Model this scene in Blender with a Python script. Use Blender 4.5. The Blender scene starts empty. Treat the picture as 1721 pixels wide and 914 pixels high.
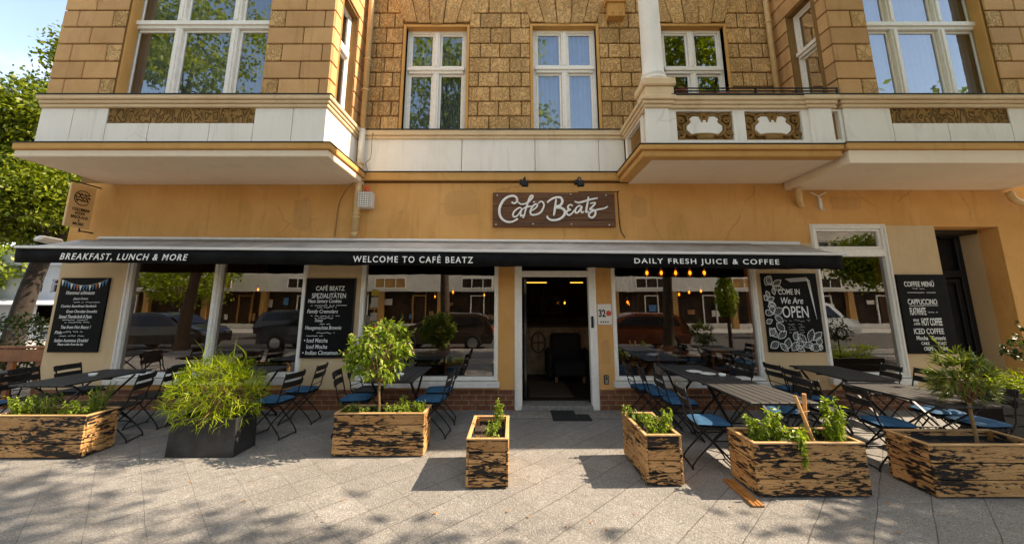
import bpy, math, random
import numpy as np
from mathutils import Vector, Matrix

random.seed(7)
RNG = np.random.default_rng(11)
PI = math.pi
SC = bpy.context.scene
COL = SC.collection
D = 6.88            # street face of the building
BF = 5.62           # front face of the projecting bays

# ------------------------------------------------------------------ helpers
ORG = {}


class MB:
    """collects boxes, tubes, sheets; build() links them as one mesh object"""

    def __init__(s):
        s.v = []
        s.f = []

    def add(s, vs, fs):
        n = len(s.v)
        s.v.extend([tuple(p) for p in vs])
        s.f.extend([tuple(i + n for i in q) for q in fs])
        return s

    def box(s, x0, x1, y0, y1, z0, z1):
        s.add([(x0, y0, z0), (x1, y0, z0), (x1, y1, z0), (x0, y1, z0),
               (x0, y0, z1), (x1, y0, z1), (x1, y1, z1), (x0, y1, z1)],
              [(0, 3, 2, 1), (4, 5, 6, 7), (0, 1, 5, 4), (1, 2, 6, 5), (2, 3, 7, 6), (3, 0, 4, 7)])
        return s

    def bar(s, a, b, w, h, up=(0, 0, 1)):
        """rectangular bar from a to b, width w across, height h along 'up'"""
        a, b = Vector(a), Vector(b)
        d = (b - a).normalized()
        u = Vector(up)
        sx = d.cross(u)
        if sx.length < 1e-4:
            sx = d.cross(Vector((1, 0, 0)))
        sx.normalize()
        u = sx.cross(d).normalized()
        vs = []
        for p in (a, b):
            for i, j in ((-1, -1), (1, -1), (1, 1), (-1, 1)):
                vs.append(p + sx * (i * w / 2) + u * (j * h / 2))
        s.add(vs, [(0, 1, 2, 3), (7, 6, 5, 4), (0, 4, 5, 1), (1, 5, 6, 2), (2, 6, 7, 3), (3, 7, 4, 0)])
        return s

    def tube(s, pts, r, n=8, flat=1.0, flat_axis=None):
        pts = [Vector(p) for p in pts]
        rs = r if isinstance(r, (list, tuple)) else [r] * len(pts)
        vs, fs = [], []
        ref = None
        for i, p in enumerate(pts):
            d = (pts[min(i + 1, len(pts) - 1)] - pts[max(i - 1, 0)])
            if d.length < 1e-9:
                d = Vector((0, 0, 1))
            d.normalize()
            if ref is None:
                ref = Vector((0, 0, 1)) if abs(d.z) < 0.9 else Vector((1, 0, 0))
                ref = (ref - d * ref.dot(d)).normalized()
            else:
                ref = ref - d * ref.dot(d)
                if ref.length < 1e-6:
                    ref = d.orthogonal()
                ref.normalize()
            o = d.cross(ref)
            for k in range(n):
                a = 2 * PI * k / n
                off = ref * (math.cos(a) * rs[i]) + o * (math.sin(a) * rs[i])
                if flat_axis is not None:
                    off[flat_axis] *= flat
                vs.append(p + off)
        m = len(pts)
        for i in range(m - 1):
            for k in range(n):
                k2 = (k + 1) % n
                fs.append((i * n + k, i * n + k2, (i + 1) * n + k2, (i + 1) * n + k))
        fs.append(tuple(range(n - 1, -1, -1)))
        fs.append(tuple((m - 1) * n + k for k in range(n)))
        s.add(vs, fs)
        return s

    def lathe(s, prof, c=(0, 0, 0), n=16):
        vs, fs = [], []
        m = len(prof)
        for (r, z) in prof:
            for k in range(n):
                a = 2 * PI * k / n
                vs.append((c[0] + r * math.cos(a), c[1] + r * math.sin(a), c[2] + z))
        for i in range(m - 1):
            for k in range(n):
                k2 = (k + 1) % n
                fs.append((i * n + k, i * n + k2, (i + 1) * n + k2, (i + 1) * n + k))
        fs.append(tuple(range(n - 1, -1, -1)))
        fs.append(tuple((m - 1) * n + k for k in range(n)))
        s.add(vs, fs)
        return s

    def prism(s, poly, y0, y1):
        """polygon in x,z extruded between y0 and y1"""
        n = len(poly)
        vs = [(x, y0, z) for x, z in poly] + [(x, y1, z) for x, z in poly]
        fs = [tuple(range(n)), tuple(range(2 * n - 1, n - 1, -1))]
        for i in range(n):
            j = (i + 1) % n
            fs.append((i, i + n, j + n, j))
        s.add(vs, fs)
        return s

    def prism_x(s, poly, x0, x1):
        """polygon in y,z extruded between x0 and x1"""
        n = len(poly)
        vs = [(x0, y, z) for y, z in poly] + [(x1, y, z) for y, z in poly]
        fs = [tuple(range(n)), tuple(range(2 * n - 1, n - 1, -1))]
        for i in range(n):
            j = (i + 1) % n
            fs.append((i, i + n, j + n, j))
        s.add(vs, fs)
        return s

    def wall(s, a0, a1, z0, z1, t0, t1, holes=(), axis='x'):
        """wall with rectangular holes; a runs along axis, t is its thickness"""
        xs = sorted({a0, a1, *[h[0] for h in holes], *[h[1] for h in holes]})
        zs = sorted({z0, z1, *[h[2] for h in holes], *[h[3] for h in holes]})
        xs = [x for x in xs if a0 <= x <= a1]
        zs = [z for z in zs if z0 <= z <= z1]
        for i in range(len(xs) - 1):
            run = None
            for k in range(len(zs) - 1):
                cx, cz = (xs[i] + xs[i + 1]) / 2, (zs[k] + zs[k + 1]) / 2
                solid = not any(h[0] < cx < h[1] and h[2] < cz < h[3] for h in holes)
                if solid:
                    run = [zs[k], zs[k + 1]] if run is None else [run[0], zs[k + 1]]
                if (not solid or k == len(zs) - 2) and run:
                    if axis == 'x':
                        s.box(xs[i], xs[i + 1], t0, t1, run[0], run[1])
                    else:
                        s.box(t0, t1, xs[i], xs[i + 1], run[0], run[1])
                    run = None
        return s

    def frame(s, a0, a1, z0, z1, t0, t1, w, wb=None, axis='x'):
        wb = w if wb is None else wb
        B = (lambda p, q, r, u: s.box(p, q, t0, t1, r, u)) if axis == 'x' else (lambda p, q, r, u: s.box(t0, t1, p, q, r, u))
        B(a0, a0 + w, z0, z1)
        B(a1 - w, a1, z0, z1)
        B(a0 + w, a1 - w, z1 - w, z1)
        if wb > 0:
            B(a0 + w, a1 - w, z0, z0 + wb)
        return s

    def build(s, name, mat, parent=None, bevel=0.0, smooth=False, seg=1):
        o = Vector((0, 0, 0))
        if parent is not None and parent.name in ORG:
            o = ORG[parent.name]
        me = bpy.data.meshes.new(name)
        vs = s.v if o.length == 0 else [(p[0] - o.x, p[1] - o.y, p[2] - o.z) for p in s.v]
        me.from_pydata(vs, [], s.f)
        me.update()
        if mat is not None:
            me.materials.append(mat)
        ob = bpy.data.objects.new(name, me)
        COL.objects.link(ob)
        if parent is not None:
            ob.parent = parent
            if parent.name in ORG:
                ORG[ob.name] = o
        if smooth:
            me.polygons.foreach_set('use_smooth', [True] * len(me.polygons))
        if bevel > 0:
            b = ob.modifiers.new('bevel', 'BEVEL')
            b.width = bevel
            b.segments = seg
            b.limit_method = 'ANGLE'
            b.angle_limit = math.radians(40)
            b.harden_normals = False
        return ob


def thing(name, label, cat, loc=(0, 0, 0), rotz=0.0, group=None, world=False):
    o = bpy.data.objects.new(name, None)
    o.empty_display_size = 0.1
    COL.objects.link(o)
    o.location = loc
    o.rotation_euler = (0, 0, rotz)
    o['label'] = label
    o['category'] = cat
    if group:
        o['group'] = group
    if world:
        ORG[o.name] = Vector(loc)
    return o


def tag(o, label, cat, group=None):
    o['label'] = label
    o['category'] = cat
    if group:
        o['group'] = group
    return o


def dup(root, loc, rotz, label, group=None):
    r = root.copy()
    COL.objects.link(r)
    r.location = loc
    r.rotation_euler = (0, 0, rotz)
    r['label'] = label
    if group:
        r['group'] = group
    for ch in list(root.children):
        c = ch.copy()
        COL.objects.link(c)
        c.parent = r
        for g in list(ch.children):
            d = g.copy()
            COL.objects.link(d)
            d.parent = c
    return r


def smooth_path(pts, n=6):
    P = [Vector(p) for p in pts]
    P = [P[0] * 2 - P[1]] + P + [P[-1] * 2 - P[-2]]
    out = []
    for i in range(1, len(P) - 2):
        for k in range(n):
            t = k / n
            a, b, c, d = P[i - 1], P[i], P[i + 1], P[i + 2]
            out.append(0.5 * ((2 * b) + (c - a) * t + (2 * a - 5 * b + 4 * c - d) * t * t + (3 * b - a - 3 * c + d) * t ** 3))
    out.append(P[-2])
    return out


# ------------------------------------------------------------------ materials
class NT:
    def __init__(s, name):
        s.m = bpy.data.materials.new(name)
        s.m.use_nodes = True
        s.t = s.m.node_tree
        s.n = s.t.nodes
        s.b = s.n['Principled BSDF']
        s.out = s.n['Material Output']

    def new(s, t, **kw):
        n = s.n.new(t)
        for k, v in kw.items():
            setattr(n, k, v)
        return n

    def link(s, a, b):
        s.t.links.new(a, b)

    def coords(s, scale=(1, 1, 1), rot=(0, 0, 0), rand=False):
        tc = s.new('ShaderNodeTexCoord')
        mp = s.new('ShaderNodeMapping')
        mp.inputs['Scale'].default_value = scale
        mp.inputs['Rotation'].default_value = rot
        s.link(tc.outputs['Object'], mp.inputs['Vector'])
        if rand:
            oi = s.new('ShaderNodeObjectInfo')
            mu = s.new('ShaderNodeMath', operation='MULTIPLY')
            mu.inputs[1].default_value = 37.0
            s.link(oi.outputs['Random'], mu.inputs[0])
            s.link(mu.outputs[0], mp.inputs['Location'])
        return mp.outputs[0]

    def noise(s, vec, scale, detail=4, rough=0.55, dist=0.0):
        n = s.new('ShaderNodeTexNoise')
        n.inputs['Scale'].default_value = scale
        n.inputs['Detail'].default_value = detail
        n.inputs['Roughness'].default_value = rough
        n.inputs['Distortion'].default_value = dist
        if vec is not None:
            s.link(vec, n.inputs['Vector'])
        return n.outputs['Fac']

    def ramp(s, fac, stops):
        r = s.new('ShaderNodeValToRGB')
        e = r.color_ramp.elements
        while len(e) < len(stops):
            e.new(0.5)
        for i, (p, c) in enumerate(stops):
            e[i].position = p
            e[i].color = (c, c, c, 1) if isinstance(c, (int, float)) else (*c, 1)
        s.link(fac, r.inputs[0])
        return r.outputs[0]

    def mix(s, fac, a, b, mode='MIX'):
        m = s.new('ShaderNodeMix', data_type='RGBA', blend_type=mode)
        for sock, val in ((m.inputs[0], fac), (m.inputs[6], a), (m.inputs[7], b)):
            if isinstance(val, (int, float)):
                sock.default_value = val
            elif isinstance(val, tuple):
                sock.default_value = (*val, 1)
            else:
                s.link(val, sock)
        return m.outputs[2]

    def bump(s, h, strength=0.3, dist=0.01, normal=None):
        b = s.new('ShaderNodeBump')
        b.inputs['Strength'].default_value = strength
        b.inputs['Distance'].default_value = dist
        s.link(h, b.inputs['Height'])
        if normal is not None:
            s.link(normal, b.inputs['Normal'])
        return b.outputs[0]

    def set(s, color=None, rough=None, normal=None, metal=None, spec=None):
        if color is not None:
            if isinstance(color, tuple):
                s.b.inputs['Base Color'].default_value = (*color, 1)
            else:
                s.link(color, s.b.inputs['Base Color'])
        if rough is not None:
            if isinstance(rough, (int, float)):
                s.b.inputs['Roughness'].default_value = rough
            else:
                s.link(rough, s.b.inputs['Roughness'])
        if normal is not None:
            s.link(normal, s.b.inputs['Normal'])
        if metal is not None:
            s.b.inputs['Metallic'].default_value = metal
        if spec is not None:
            s.b.inputs['Specular IOR Level'].default_value = spec
        return s.m


def stucco(name, c1, c2, bump=0.25, stain=0.5, bs=70, block=False, crack=0.0):
    t = NT(name)
    v = t.coords()
    big = t.noise(v, 1.1, 6, 0.62, 0.4)
    col = t.ramp(big, [(0.3, c1), (0.7, c2)])
    st = t.noise(t.coords((1.6, 1.6, 0.35)), 1.7, 7, 0.7, 0.8)
    dirty = t.ramp(st, [(0.52, 0.0), (0.72, stain)])
    col = t.mix(dirty, col, tuple(c * 0.62 for c in c1))
    if block:
        ge = t.new('ShaderNodeNewGeometry')
        tone = t.ramp(ge.outputs['Random Per Island'], [(0.0, 0.80), (1.0, 1.08)])
        col = t.mix(1.0, col, tone, 'MULTIPLY')
    spot = t.ramp(t.noise(v, 23, 3, 0.6), [(0.70, 0.0), (0.76, 0.5)])
    col = t.mix(spot, col, tuple(c * 0.55 for c in c1))
    if crack > 0:
        vo = t.new('ShaderNodeTexVoronoi', feature='DISTANCE_TO_EDGE')
        vo.inputs['Scale'].default_value = 0.55
        wz = t.new('ShaderNodeTexNoise')
        wz.inputs['Scale'].default_value = 2.5
        wz.inputs['Detail'].default_value = 6
        t.link(v, wz.inputs['Vector'])
        av = t.new('ShaderNodeMix', data_type='VECTOR')
        av.inputs[0].default_value = 0.22
        t.link(v, av.inputs[4])
        t.link(wz.outputs['Color'], av.inputs[5])
        t.link(av.outputs[1], vo.inputs['Vector'])
        ck = t.ramp(vo.outputs['Distance'], [(0.0, crack), (0.006, 0.0)])
        gate = t.ramp(t.noise(v, 0.9, 2), [(0.5, 0.0), (0.58, 1.0)])
        ck = t.mix(1.0, ck, gate, 'MULTIPLY')
        col = t.mix(ck, col, tuple(c * 0.35 for c in c1))
        drip = t.ramp(t.noise(t.coords((9, 9, 0.5)), 1.0, 5, 0.7), [(0.56, 0.0), (0.74, 0.45)])
        col = t.mix(drip, col, tuple(c * 0.66 for c in c1))
    n1 = t.bump(t.noise(v, bs, 6, 0.65), bump, 0.008)
    n2 = t.bump(t.noise(v, 3.0, 3), 0.25, 0.03, n1)
    return t.set(col, 0.9, n2, spec=0.25)


def simple(name, color, rough=0.5, metal=0.0, var=0.15, scale=9, bump=0.1, spec=0.5, rand=False):
    t = NT(name)
    v = t.coords(rand=rand)
    n = t.noise(v, scale, 5, 0.6)
    col = t.ramp(n, [(0.3, tuple(c * (1 - var) for c in color)), (0.7, tuple(min(1, c * (1 + var)) for c in color))])
    nb = t.bump(t.noise(v, scale * 6, 3), bump, 0.003)
    return t.set(col, rough, nb, metal, spec)


def vermic(name, c1, c2, strength=1.0, scale=10, depth=0.30):
    """stone block face carved with worm-like channels"""
    t = NT(name)
    v = t.coords()
    w = t.noise(t.coords((1.0, 1.0, 0.6)), scale, 0.6, 0.4, 1.6)
    ridge = t.new('ShaderNodeMath', operation='PINGPONG')
    mu = t.new('ShaderNodeMath', operation='MULTIPLY')
    mu.inputs[1].default_value = 4.4
    t.link(w, mu.inputs[0])
    t.link(mu.outputs[0], ridge.inputs[0])
    ridge.inputs[1].default_value = 0.5
    h = t.ramp(ridge.outputs[0], [(0.02, 0.0), (0.26, 1.0)])
    big = t.noise(v, 1.7, 5, 0.6)
    col = t.ramp(big, [(0.3, c1), (0.7, c2)])
    ge = t.new('ShaderNodeNewGeometry')
    col = t.mix(1.0, col, t.ramp(ge.outputs['Random Per Island'], [(0.0, 0.8), (1.0, 1.08)]), 'MULTIPLY')
    soot = t.ramp(t.noise(t.coords((1.5, 1.5, 0.5)), 1.3, 6, 0.7), [(0.5, 0.0), (0.72, 0.5)])
    col = t.mix(soot, col, tuple(c * 0.6 for c in c1))
    channel_shade = t.ramp(ridge.outputs[0], [(0.02, depth), (0.18, 0.0)])  # relief shade of the channels put into the colour
    col = t.mix(channel_shade, col, tuple(c * 0.45 for c in c1))
    n1 = t.bump(h, strength, 0.018)
    n2 = t.bump(t.noise(v, 90, 4), 0.2, 0.004, n1)
    return t.set(col, 0.92, n2, spec=0.2)


M = {}
M['ochre'] = stucco('ochre_stucco', (0.60, 0.305, 0.09), (0.72, 0.39, 0.145), stain=0.4, crack=0.35)
M['patch'] = stucco('repaired_stucco', (0.52, 0.27, 0.09), (0.64, 0.35, 0.14), stain=0.5)
M['beige'] = stucco('beige_stucco', (0.58, 0.41, 0.235), (0.66, 0.48, 0.29), stain=0.25)
M['stone'] = stucco('ochre_stone', (0.53, 0.292, 0.122), (0.67, 0.39, 0.185), bump=0.9, stain=0.6, bs=34, block=True)
M['verm'] = vermic('vermiculated_stone', (0.60, 0.35, 0.14), (0.74, 0.465, 0.215))
M['stonedark'] = stucco('stone_joint', (0.22, 0.12, 0.042), (0.29, 0.16, 0.058))
M['white'] = stucco('white_stucco', (0.84, 0.785, 0.70), (0.90, 0.86, 0.79), stain=0.22, crack=0.3)
M['cream'] = stucco('cream_moulding', (0.68, 0.49, 0.29), (0.78, 0.60, 0.39), stain=0.4)
M['soffit'] = stucco('soffit_plaster', (0.82, 0.66, 0.485), (0.86, 0.73, 0.57), stain=0.2)
M['cornice'] = stucco('ochre_cornice', (0.55, 0.285, 0.085), (0.64, 0.36, 0.13), stain=0.4)
M['ornament'] = stucco('carved_ornament', (0.20, 0.105, 0.032), (0.36, 0.2, 0.065), bump=1.0, stain=0.7, bs=17)
M['carved'] = vermic('carved_frieze', (0.25, 0.135, 0.042), (0.40, 0.225, 0.078), 1.6, 6.5, 0.65)
M['column'] = stucco('column_white', (0.76, 0.72, 0.65), (0.84, 0.80, 0.75), stain=0.4)
M['pipe'] = simple('pipe_cream', (0.62, 0.42, 0.2), 0.5, var=0.12)
M['pipewhite'] = simple('pipe_white', (0.78, 0.72, 0.62), 0.5, var=0.1)
M['flash'] = simple('dark_flashing', (0.03, 0.027, 0.024), 0.6)
M['frame'] = simple('white_window_paint', (0.84, 0.80, 0.74), 0.42, var=0.06, scale=14, bump=0.2)
M['sill'] = simple('white_sill', (0.74, 0.71, 0.67), 0.4, var=0.1)
M['black'] = simple('black_metal', (0.008, 0.008, 0.009), 0.5, var=0.3, spec=0.3)
M['blackmat'] = simple('black_rubber', (0.012, 0.012, 0.013), 0.85)
M['slat'] = simple('dark_slat_wood', (0.018, 0.015, 0.013), 0.55, var=0.35, scale=12, bump=0.35, spec=0.3)
M['tabletop'] = None
M['granite'] = simple('step_stone', (0.22, 0.2, 0.175), 0.85, var=0.35, scale=14, bump=0.5)
M['white_paint'] = simple('chalk_white', (0.82, 0.82, 0.8), 0.8, var=0.12, scale=120, bump=0.0)
M['letter'] = simple('white_lettering', (0.85, 0.84, 0.81), 0.5, var=0.03)
M['chalkcol'] = simple('chalk_soft', (0.42, 0.41, 0.39), 0.9, var=0.3, scale=60, bump=0.0)
M['board'] = simple('chalkboard', (0.007, 0.007, 0.007), 0.75, var=0.5, scale=5, spec=0.12)
M['awn'] = simple('awning_cloth', (0.42, 0.41, 0.40), 0.8, var=0.25, scale=3, bump=0.3)
M['awnblack'] = simple('valance_black', (0.009, 0.009, 0.0095), 0.85, var=0.35, scale=4, bump=0.3, spec=0.12)
M['alu'] = simple('awning_white_metal', (0.72, 0.71, 0.69), 0.4, var=0.06)
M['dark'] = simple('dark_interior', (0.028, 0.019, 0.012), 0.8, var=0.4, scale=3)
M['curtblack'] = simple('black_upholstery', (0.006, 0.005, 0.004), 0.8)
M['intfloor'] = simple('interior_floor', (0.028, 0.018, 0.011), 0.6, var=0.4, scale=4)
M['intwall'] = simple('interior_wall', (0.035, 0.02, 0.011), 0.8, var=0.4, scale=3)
M['curtaindark'] = simple('grey_curtain', (0.15, 0.17, 0.20), 0.9, var=0.2, scale=4)
M['curtain'] = simple('pale_curtain', (0.34, 0.40, 0.48), 0.9, var=0.1, scale=4)
M['terracotta'] = simple('terracotta', (0.42, 0.12, 0.04), 0.7)
M['zinc'] = simple('dark_zinc', (0.045, 0.046, 0.047), 0.42, metal=0.5, var=0.45, scale=4, bump=0.15)
M['soil'] = simple('soil', (0.035, 0.022, 0.013), 0.95, var=0.6, scale=40, bump=1.0)
M['bark'] = simple('bark', (0.075, 0.05, 0.032), 0.95, var=0.5, scale=9, bump=1.0)
M['barkshade'] = simple('shaded_bark', (0.022, 0.015, 0.010), 0.95, var=0.5, scale=9, bump=1.0)  # bark darkened to stand in for shade on the left trunk
M['stem'] = simple('young_stem', (0.26, 0.15, 0.06), 0.8, var=0.25, scale=18, bump=0.4)
M['bench'] = simple('bench_wood', (0.23, 0.075, 0.02), 0.5, var=0.35, scale=6)
M['stake'] = simple('stake_wood', (0.55, 0.28, 0.1), 0.6, var=0.2, scale=20)
M['plank'] = simple('varnished_plank', (0.30, 0.13, 0.035), 0.45, var=0.35, scale=12)
M['housewhite'] = simple('white_house_wall', (0.40, 0.42, 0.45), 0.8, var=0.1, scale=1)
M['roof'] = simple('roof_tile', (0.22, 0.2, 0.19), 0.8)
M['darkglass'] = simple('dark_glass', (0.012, 0.014, 0.017), 0.08, var=0.1)
M['concrete'] = simple('fascia_concrete', (0.66, 0.62, 0.55), 0.85, var=0.1, scale=2)
M['oppwall'] = simple('opposite_wall', (0.66, 0.58, 0.46), 0.85, var=0.1, scale=2)
M['shopcol'] = simple('shop_column', (0.40, 0.2, 0.05), 0.6)
M['asphalt'] = simple('asphalt', (0.045, 0.042, 0.038), 0.9, var=0.2, scale=3, bump=0.4)
M['kerb'] = simple('kerb_granite', (0.3, 0.29, 0.27), 0.85, var=0.2, scale=6)
M['tyre'] = simple('tyre', (0.012, 0.012, 0.012), 0.8)
M['rim'] = simple('alloy_rim', (0.5, 0.5, 0.5), 0.3, metal=0.9)
M['brass'] = simple('worn_brass_wood', (0.36, 0.19, 0.07), 0.45)
M['red'] = simple('red_print', (0.6, 0.06, 0.02), 0.5)
M['bluep'] = simple('blue_paper', (0.06, 0.2, 0.38), 0.8)
M['orangep'] = simple('orange_paper', (0.5, 0.14, 0.04), 0.8)
M['plaque'] = simple('plaque_cream', (0.74, 0.68, 0.58), 0.5, var=0.05)
M['blade'] = simple('tan_sign', (0.74, 0.50, 0.25), 0.6, var=0.08, scale=3)
M['counter'] = simple('patina_panel', (0.20, 0.125, 0.06), 0.55, var=0.6, scale=5, bump=0.3)
M['chairwood'] = simple('cafe_chair_wood', (0.33, 0.15, 0.05), 0.5, var=0.25)
M['brownrug'] = simple('brown_rug', (0.09, 0.055, 0.03), 0.9)
M['rope'] = simple('twine', (0.3, 0.17, 0.07), 0.9)
M['ashtray'] = simple('white_ceramic', (0.8, 0.8, 0.78), 0.25, var=0.02)


def emission(name, color, strength):
    t = NT(name)
    t.b.inputs['Base Color'].default_value = (*color, 1)
    t.b.inputs['Emission Color'].default_value = (*color, 1)
    t.b.inputs['Emission Strength'].default_value = strength
    return t.m


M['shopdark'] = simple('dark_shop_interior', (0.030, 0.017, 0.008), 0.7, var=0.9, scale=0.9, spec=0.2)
M['bulb'] = emission('bulb_glow', (1.0, 0.42, 0.07), 2.4)
M['strip'] = emission('strip_glow', (1.0, 0.66, 0.10), 0.6)


def glass(name, base=0.30, tint=(0.62, 0.62, 0.60), wave=0.0, fres=0.6):
    t = NT(name)
    t.n.remove(t.b)
    tr = t.new('ShaderNodeBsdfTransparent')
    tr.inputs[0].default_value = (*tint, 1)
    gl = t.new('ShaderNodeBsdfGlossy')
    gl.inputs['Color'].default_value = (0.95, 0.96, 0.97, 1)
    gl.inputs['Roughness'].default_value = 0.003
    fr = t.new('ShaderNodeFresnel')
    fr.inputs['IOR'].default_value = 1.5
    mu = t.new('ShaderNodeMath', operation='MULTIPLY_ADD')
    mu.inputs[1].default_value = fres
    mu.inputs[2].default_value = base
    mu.use_clamp = True
    t.link(fr.outputs[0], mu.inputs[0])
    if wave > 0:
        nb = t.bump(t.noise(t.coords((1, 1, 0.6)), 1.6, 2), wave, 0.01)
        t.link(nb, gl.inputs['Normal'])
    mx = t.new('ShaderNodeMixShader')
    t.link(mu.outputs[0], mx.inputs[0])
    t.link(tr.outputs[0], mx.inputs[1])
    t.link(gl.outputs[0], mx.inputs[2])
    t.link(mx.outputs[0], t.out.inputs['Surface'])
    return t.m


M['shopglass'] = glass('shop_glass', 0.17, (0.66, 0.56, 0.45), 0.07)
M['oldglass'] = glass('old_window_glass', 0.22, (0.74, 0.84, 0.94), 0.12)


def char_wood(name, axis):
    """pale planks with burnt black blotches, grain along axis (0 = x, 1 = y)"""
    t = NT(name)
    sc = [11.0, 11.0, 30.0]
    sc[axis] = 6.0
    v = t.coords(tuple(sc), rand=True)
    sg = [30.0, 30.0, 90.0]
    sg[axis] = 3.0
    vg = t.coords(tuple(sg), rand=True)
    grain = t.noise(vg, 1.0, 4, 0.6, 0.6)
    tone = t.noise(t.coords((1.5, 1.5, 7.5), rand=True), 1.0, 3)
    wood = t.ramp(grain, [(0.3, (0.36, 0.18, 0.065)), (0.62, (0.58, 0.335, 0.14))])
    wood = t.mix(t.ramp(tone, [(0.42, 0.0), (0.7, 0.55)]), wood, (0.34, 0.165, 0.05))
    nb0 = t.noise(v, 1.1, 4.0, 0.6, 0.9)
    dens = t.noise(t.coords((1.3, 1.3, 5.0), rand=True), 1.0, 2)
    ad = t.new('ShaderNodeMath', operation='MULTIPLY_ADD')
    ad.inputs[1].default_value = 0.62
    t.link(dens, ad.inputs[0])
    t.link(nb0, ad.inputs[2])
    nb = ad.outputs[0]
    blot = t.ramp(nb, [(0.845, 0.0), (0.862, 1.0)])
    v2 = t.coords(tuple(q * 2.3 for q in sc), rand=True)
    nb2 = t.noise(v2, 1.3, 2, 0.5, 0.5)
    blot2 = t.ramp(nb2, [(0.635, 0.0), (0.66, 1.0)])
    both = t.mix(1.0, blot, blot2, 'LIGHTEN')
    ge = t.new('ShaderNodeNewGeometry')
    wood = t.mix(1.0, wood, t.ramp(ge.outputs['Random Per Island'], [(0.0, (0.66, 0.60, 0.52)), (1.0, (1.08, 1.08, 1.08))]), 'MULTIPLY')
    rim = t.ramp(nb, [(0.78, 0.0), (0.84, 0.5)])
    wood = t.mix(rim, wood, (0.25, 0.11, 0.03))
    col = t.mix(both, wood, (0.014, 0.011, 0.009))
    n1 = t.bump(grain, 0.35, 0.004)
    inv = t.mix(1.0, (1.0, 1.0, 1.0), both, 'DIFFERENCE')
    n2 = t.bump(inv, 0.4, 0.004, n1)
    return t.set(col, 0.62, n2, spec=0.3)


M['charx'] = char_wood('charred_plank_long', 0)
M['chary'] = char_wood('charred_plank_short', 1)


def grain_wood(name, c1, c2, axis=0, k=1.0, rough=0.5, bump=0.3):
    t = NT(name)
    sg = [26.0 * k, 26.0 * k, 26.0 * k]
    sg[axis] = 1.7 * k
    v = t.coords(tuple(sg), rand=True)
    g = t.noise(v, 1.0, 6, 0.62, 0.8)
    col = t.ramp(g, [(0.28, c1), (0.72, c2)])
    return t.set(col, rough, t.bump(g, bump, 0.004))


M['tabletop'] = grain_wood('weathered_table_slat', (0.010, 0.010, 0.010), (0.046, 0.043, 0.041), 1, 1.0, 0.6, 0.25)
M['rimwood'] = grain_wood('pale_rim_wood', (0.36, 0.19, 0.075), (0.60, 0.37, 0.17), 0, 0.8, 0.6, 0.3)
M['signwood'] = grain_wood('walnut_board', (0.05, 0.016, 0.0035), (0.19, 0.072, 0.017), 0, 0.8, 0.6, 0.3)


def brick_mat():
    t = NT('plinth_brick')
    tc = t.new('ShaderNodeTexCoord')
    sep = t.new('ShaderNodeSeparateXYZ')
    cmb = t.new('ShaderNodeCombineXYZ')
    t.link(tc.outputs['Object'], sep.inputs[0])
    t.link(sep.outputs[0], cmb.inputs[0])
    t.link(sep.outputs[2], cmb.inputs[1])
    b = t.new('ShaderNodeTexBrick')
    b.inputs['Scale'].default_value = 1.0
    b.inputs['Brick Width'].default_value = 0.25
    b.inputs['Row Height'].default_value = 0.083
    b.inputs['Mortar Size'].default_value = 0.008
    b.inputs['Color1'].default_value = (0.17, 0.052, 0.022, 1)
    b.inputs['Color2'].default_value = (0.25, 0.085, 0.032, 1)
    b.inputs['Mortar'].default_value = (0.30, 0.21, 0.13, 1)
    t.link(cmb.outputs[0], b.inputs['Vector'])
    v = t.coords()
    col = t.mix(t.ramp(t.noise(v, 12, 5), [(0.4, 0.0), (0.7, 0.6)]), b.outputs['Color'], (0.09, 0.032, 0.016))
    n1 = t.bump(b.outputs['Fac'], -0.6, 0.01)
    n2 = t.bump(t.noise(v, 60, 4), 0.3, 0.005, n1)
    return t.set(col, 0.8, n2)


M['brick'] = brick_mat()


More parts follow.
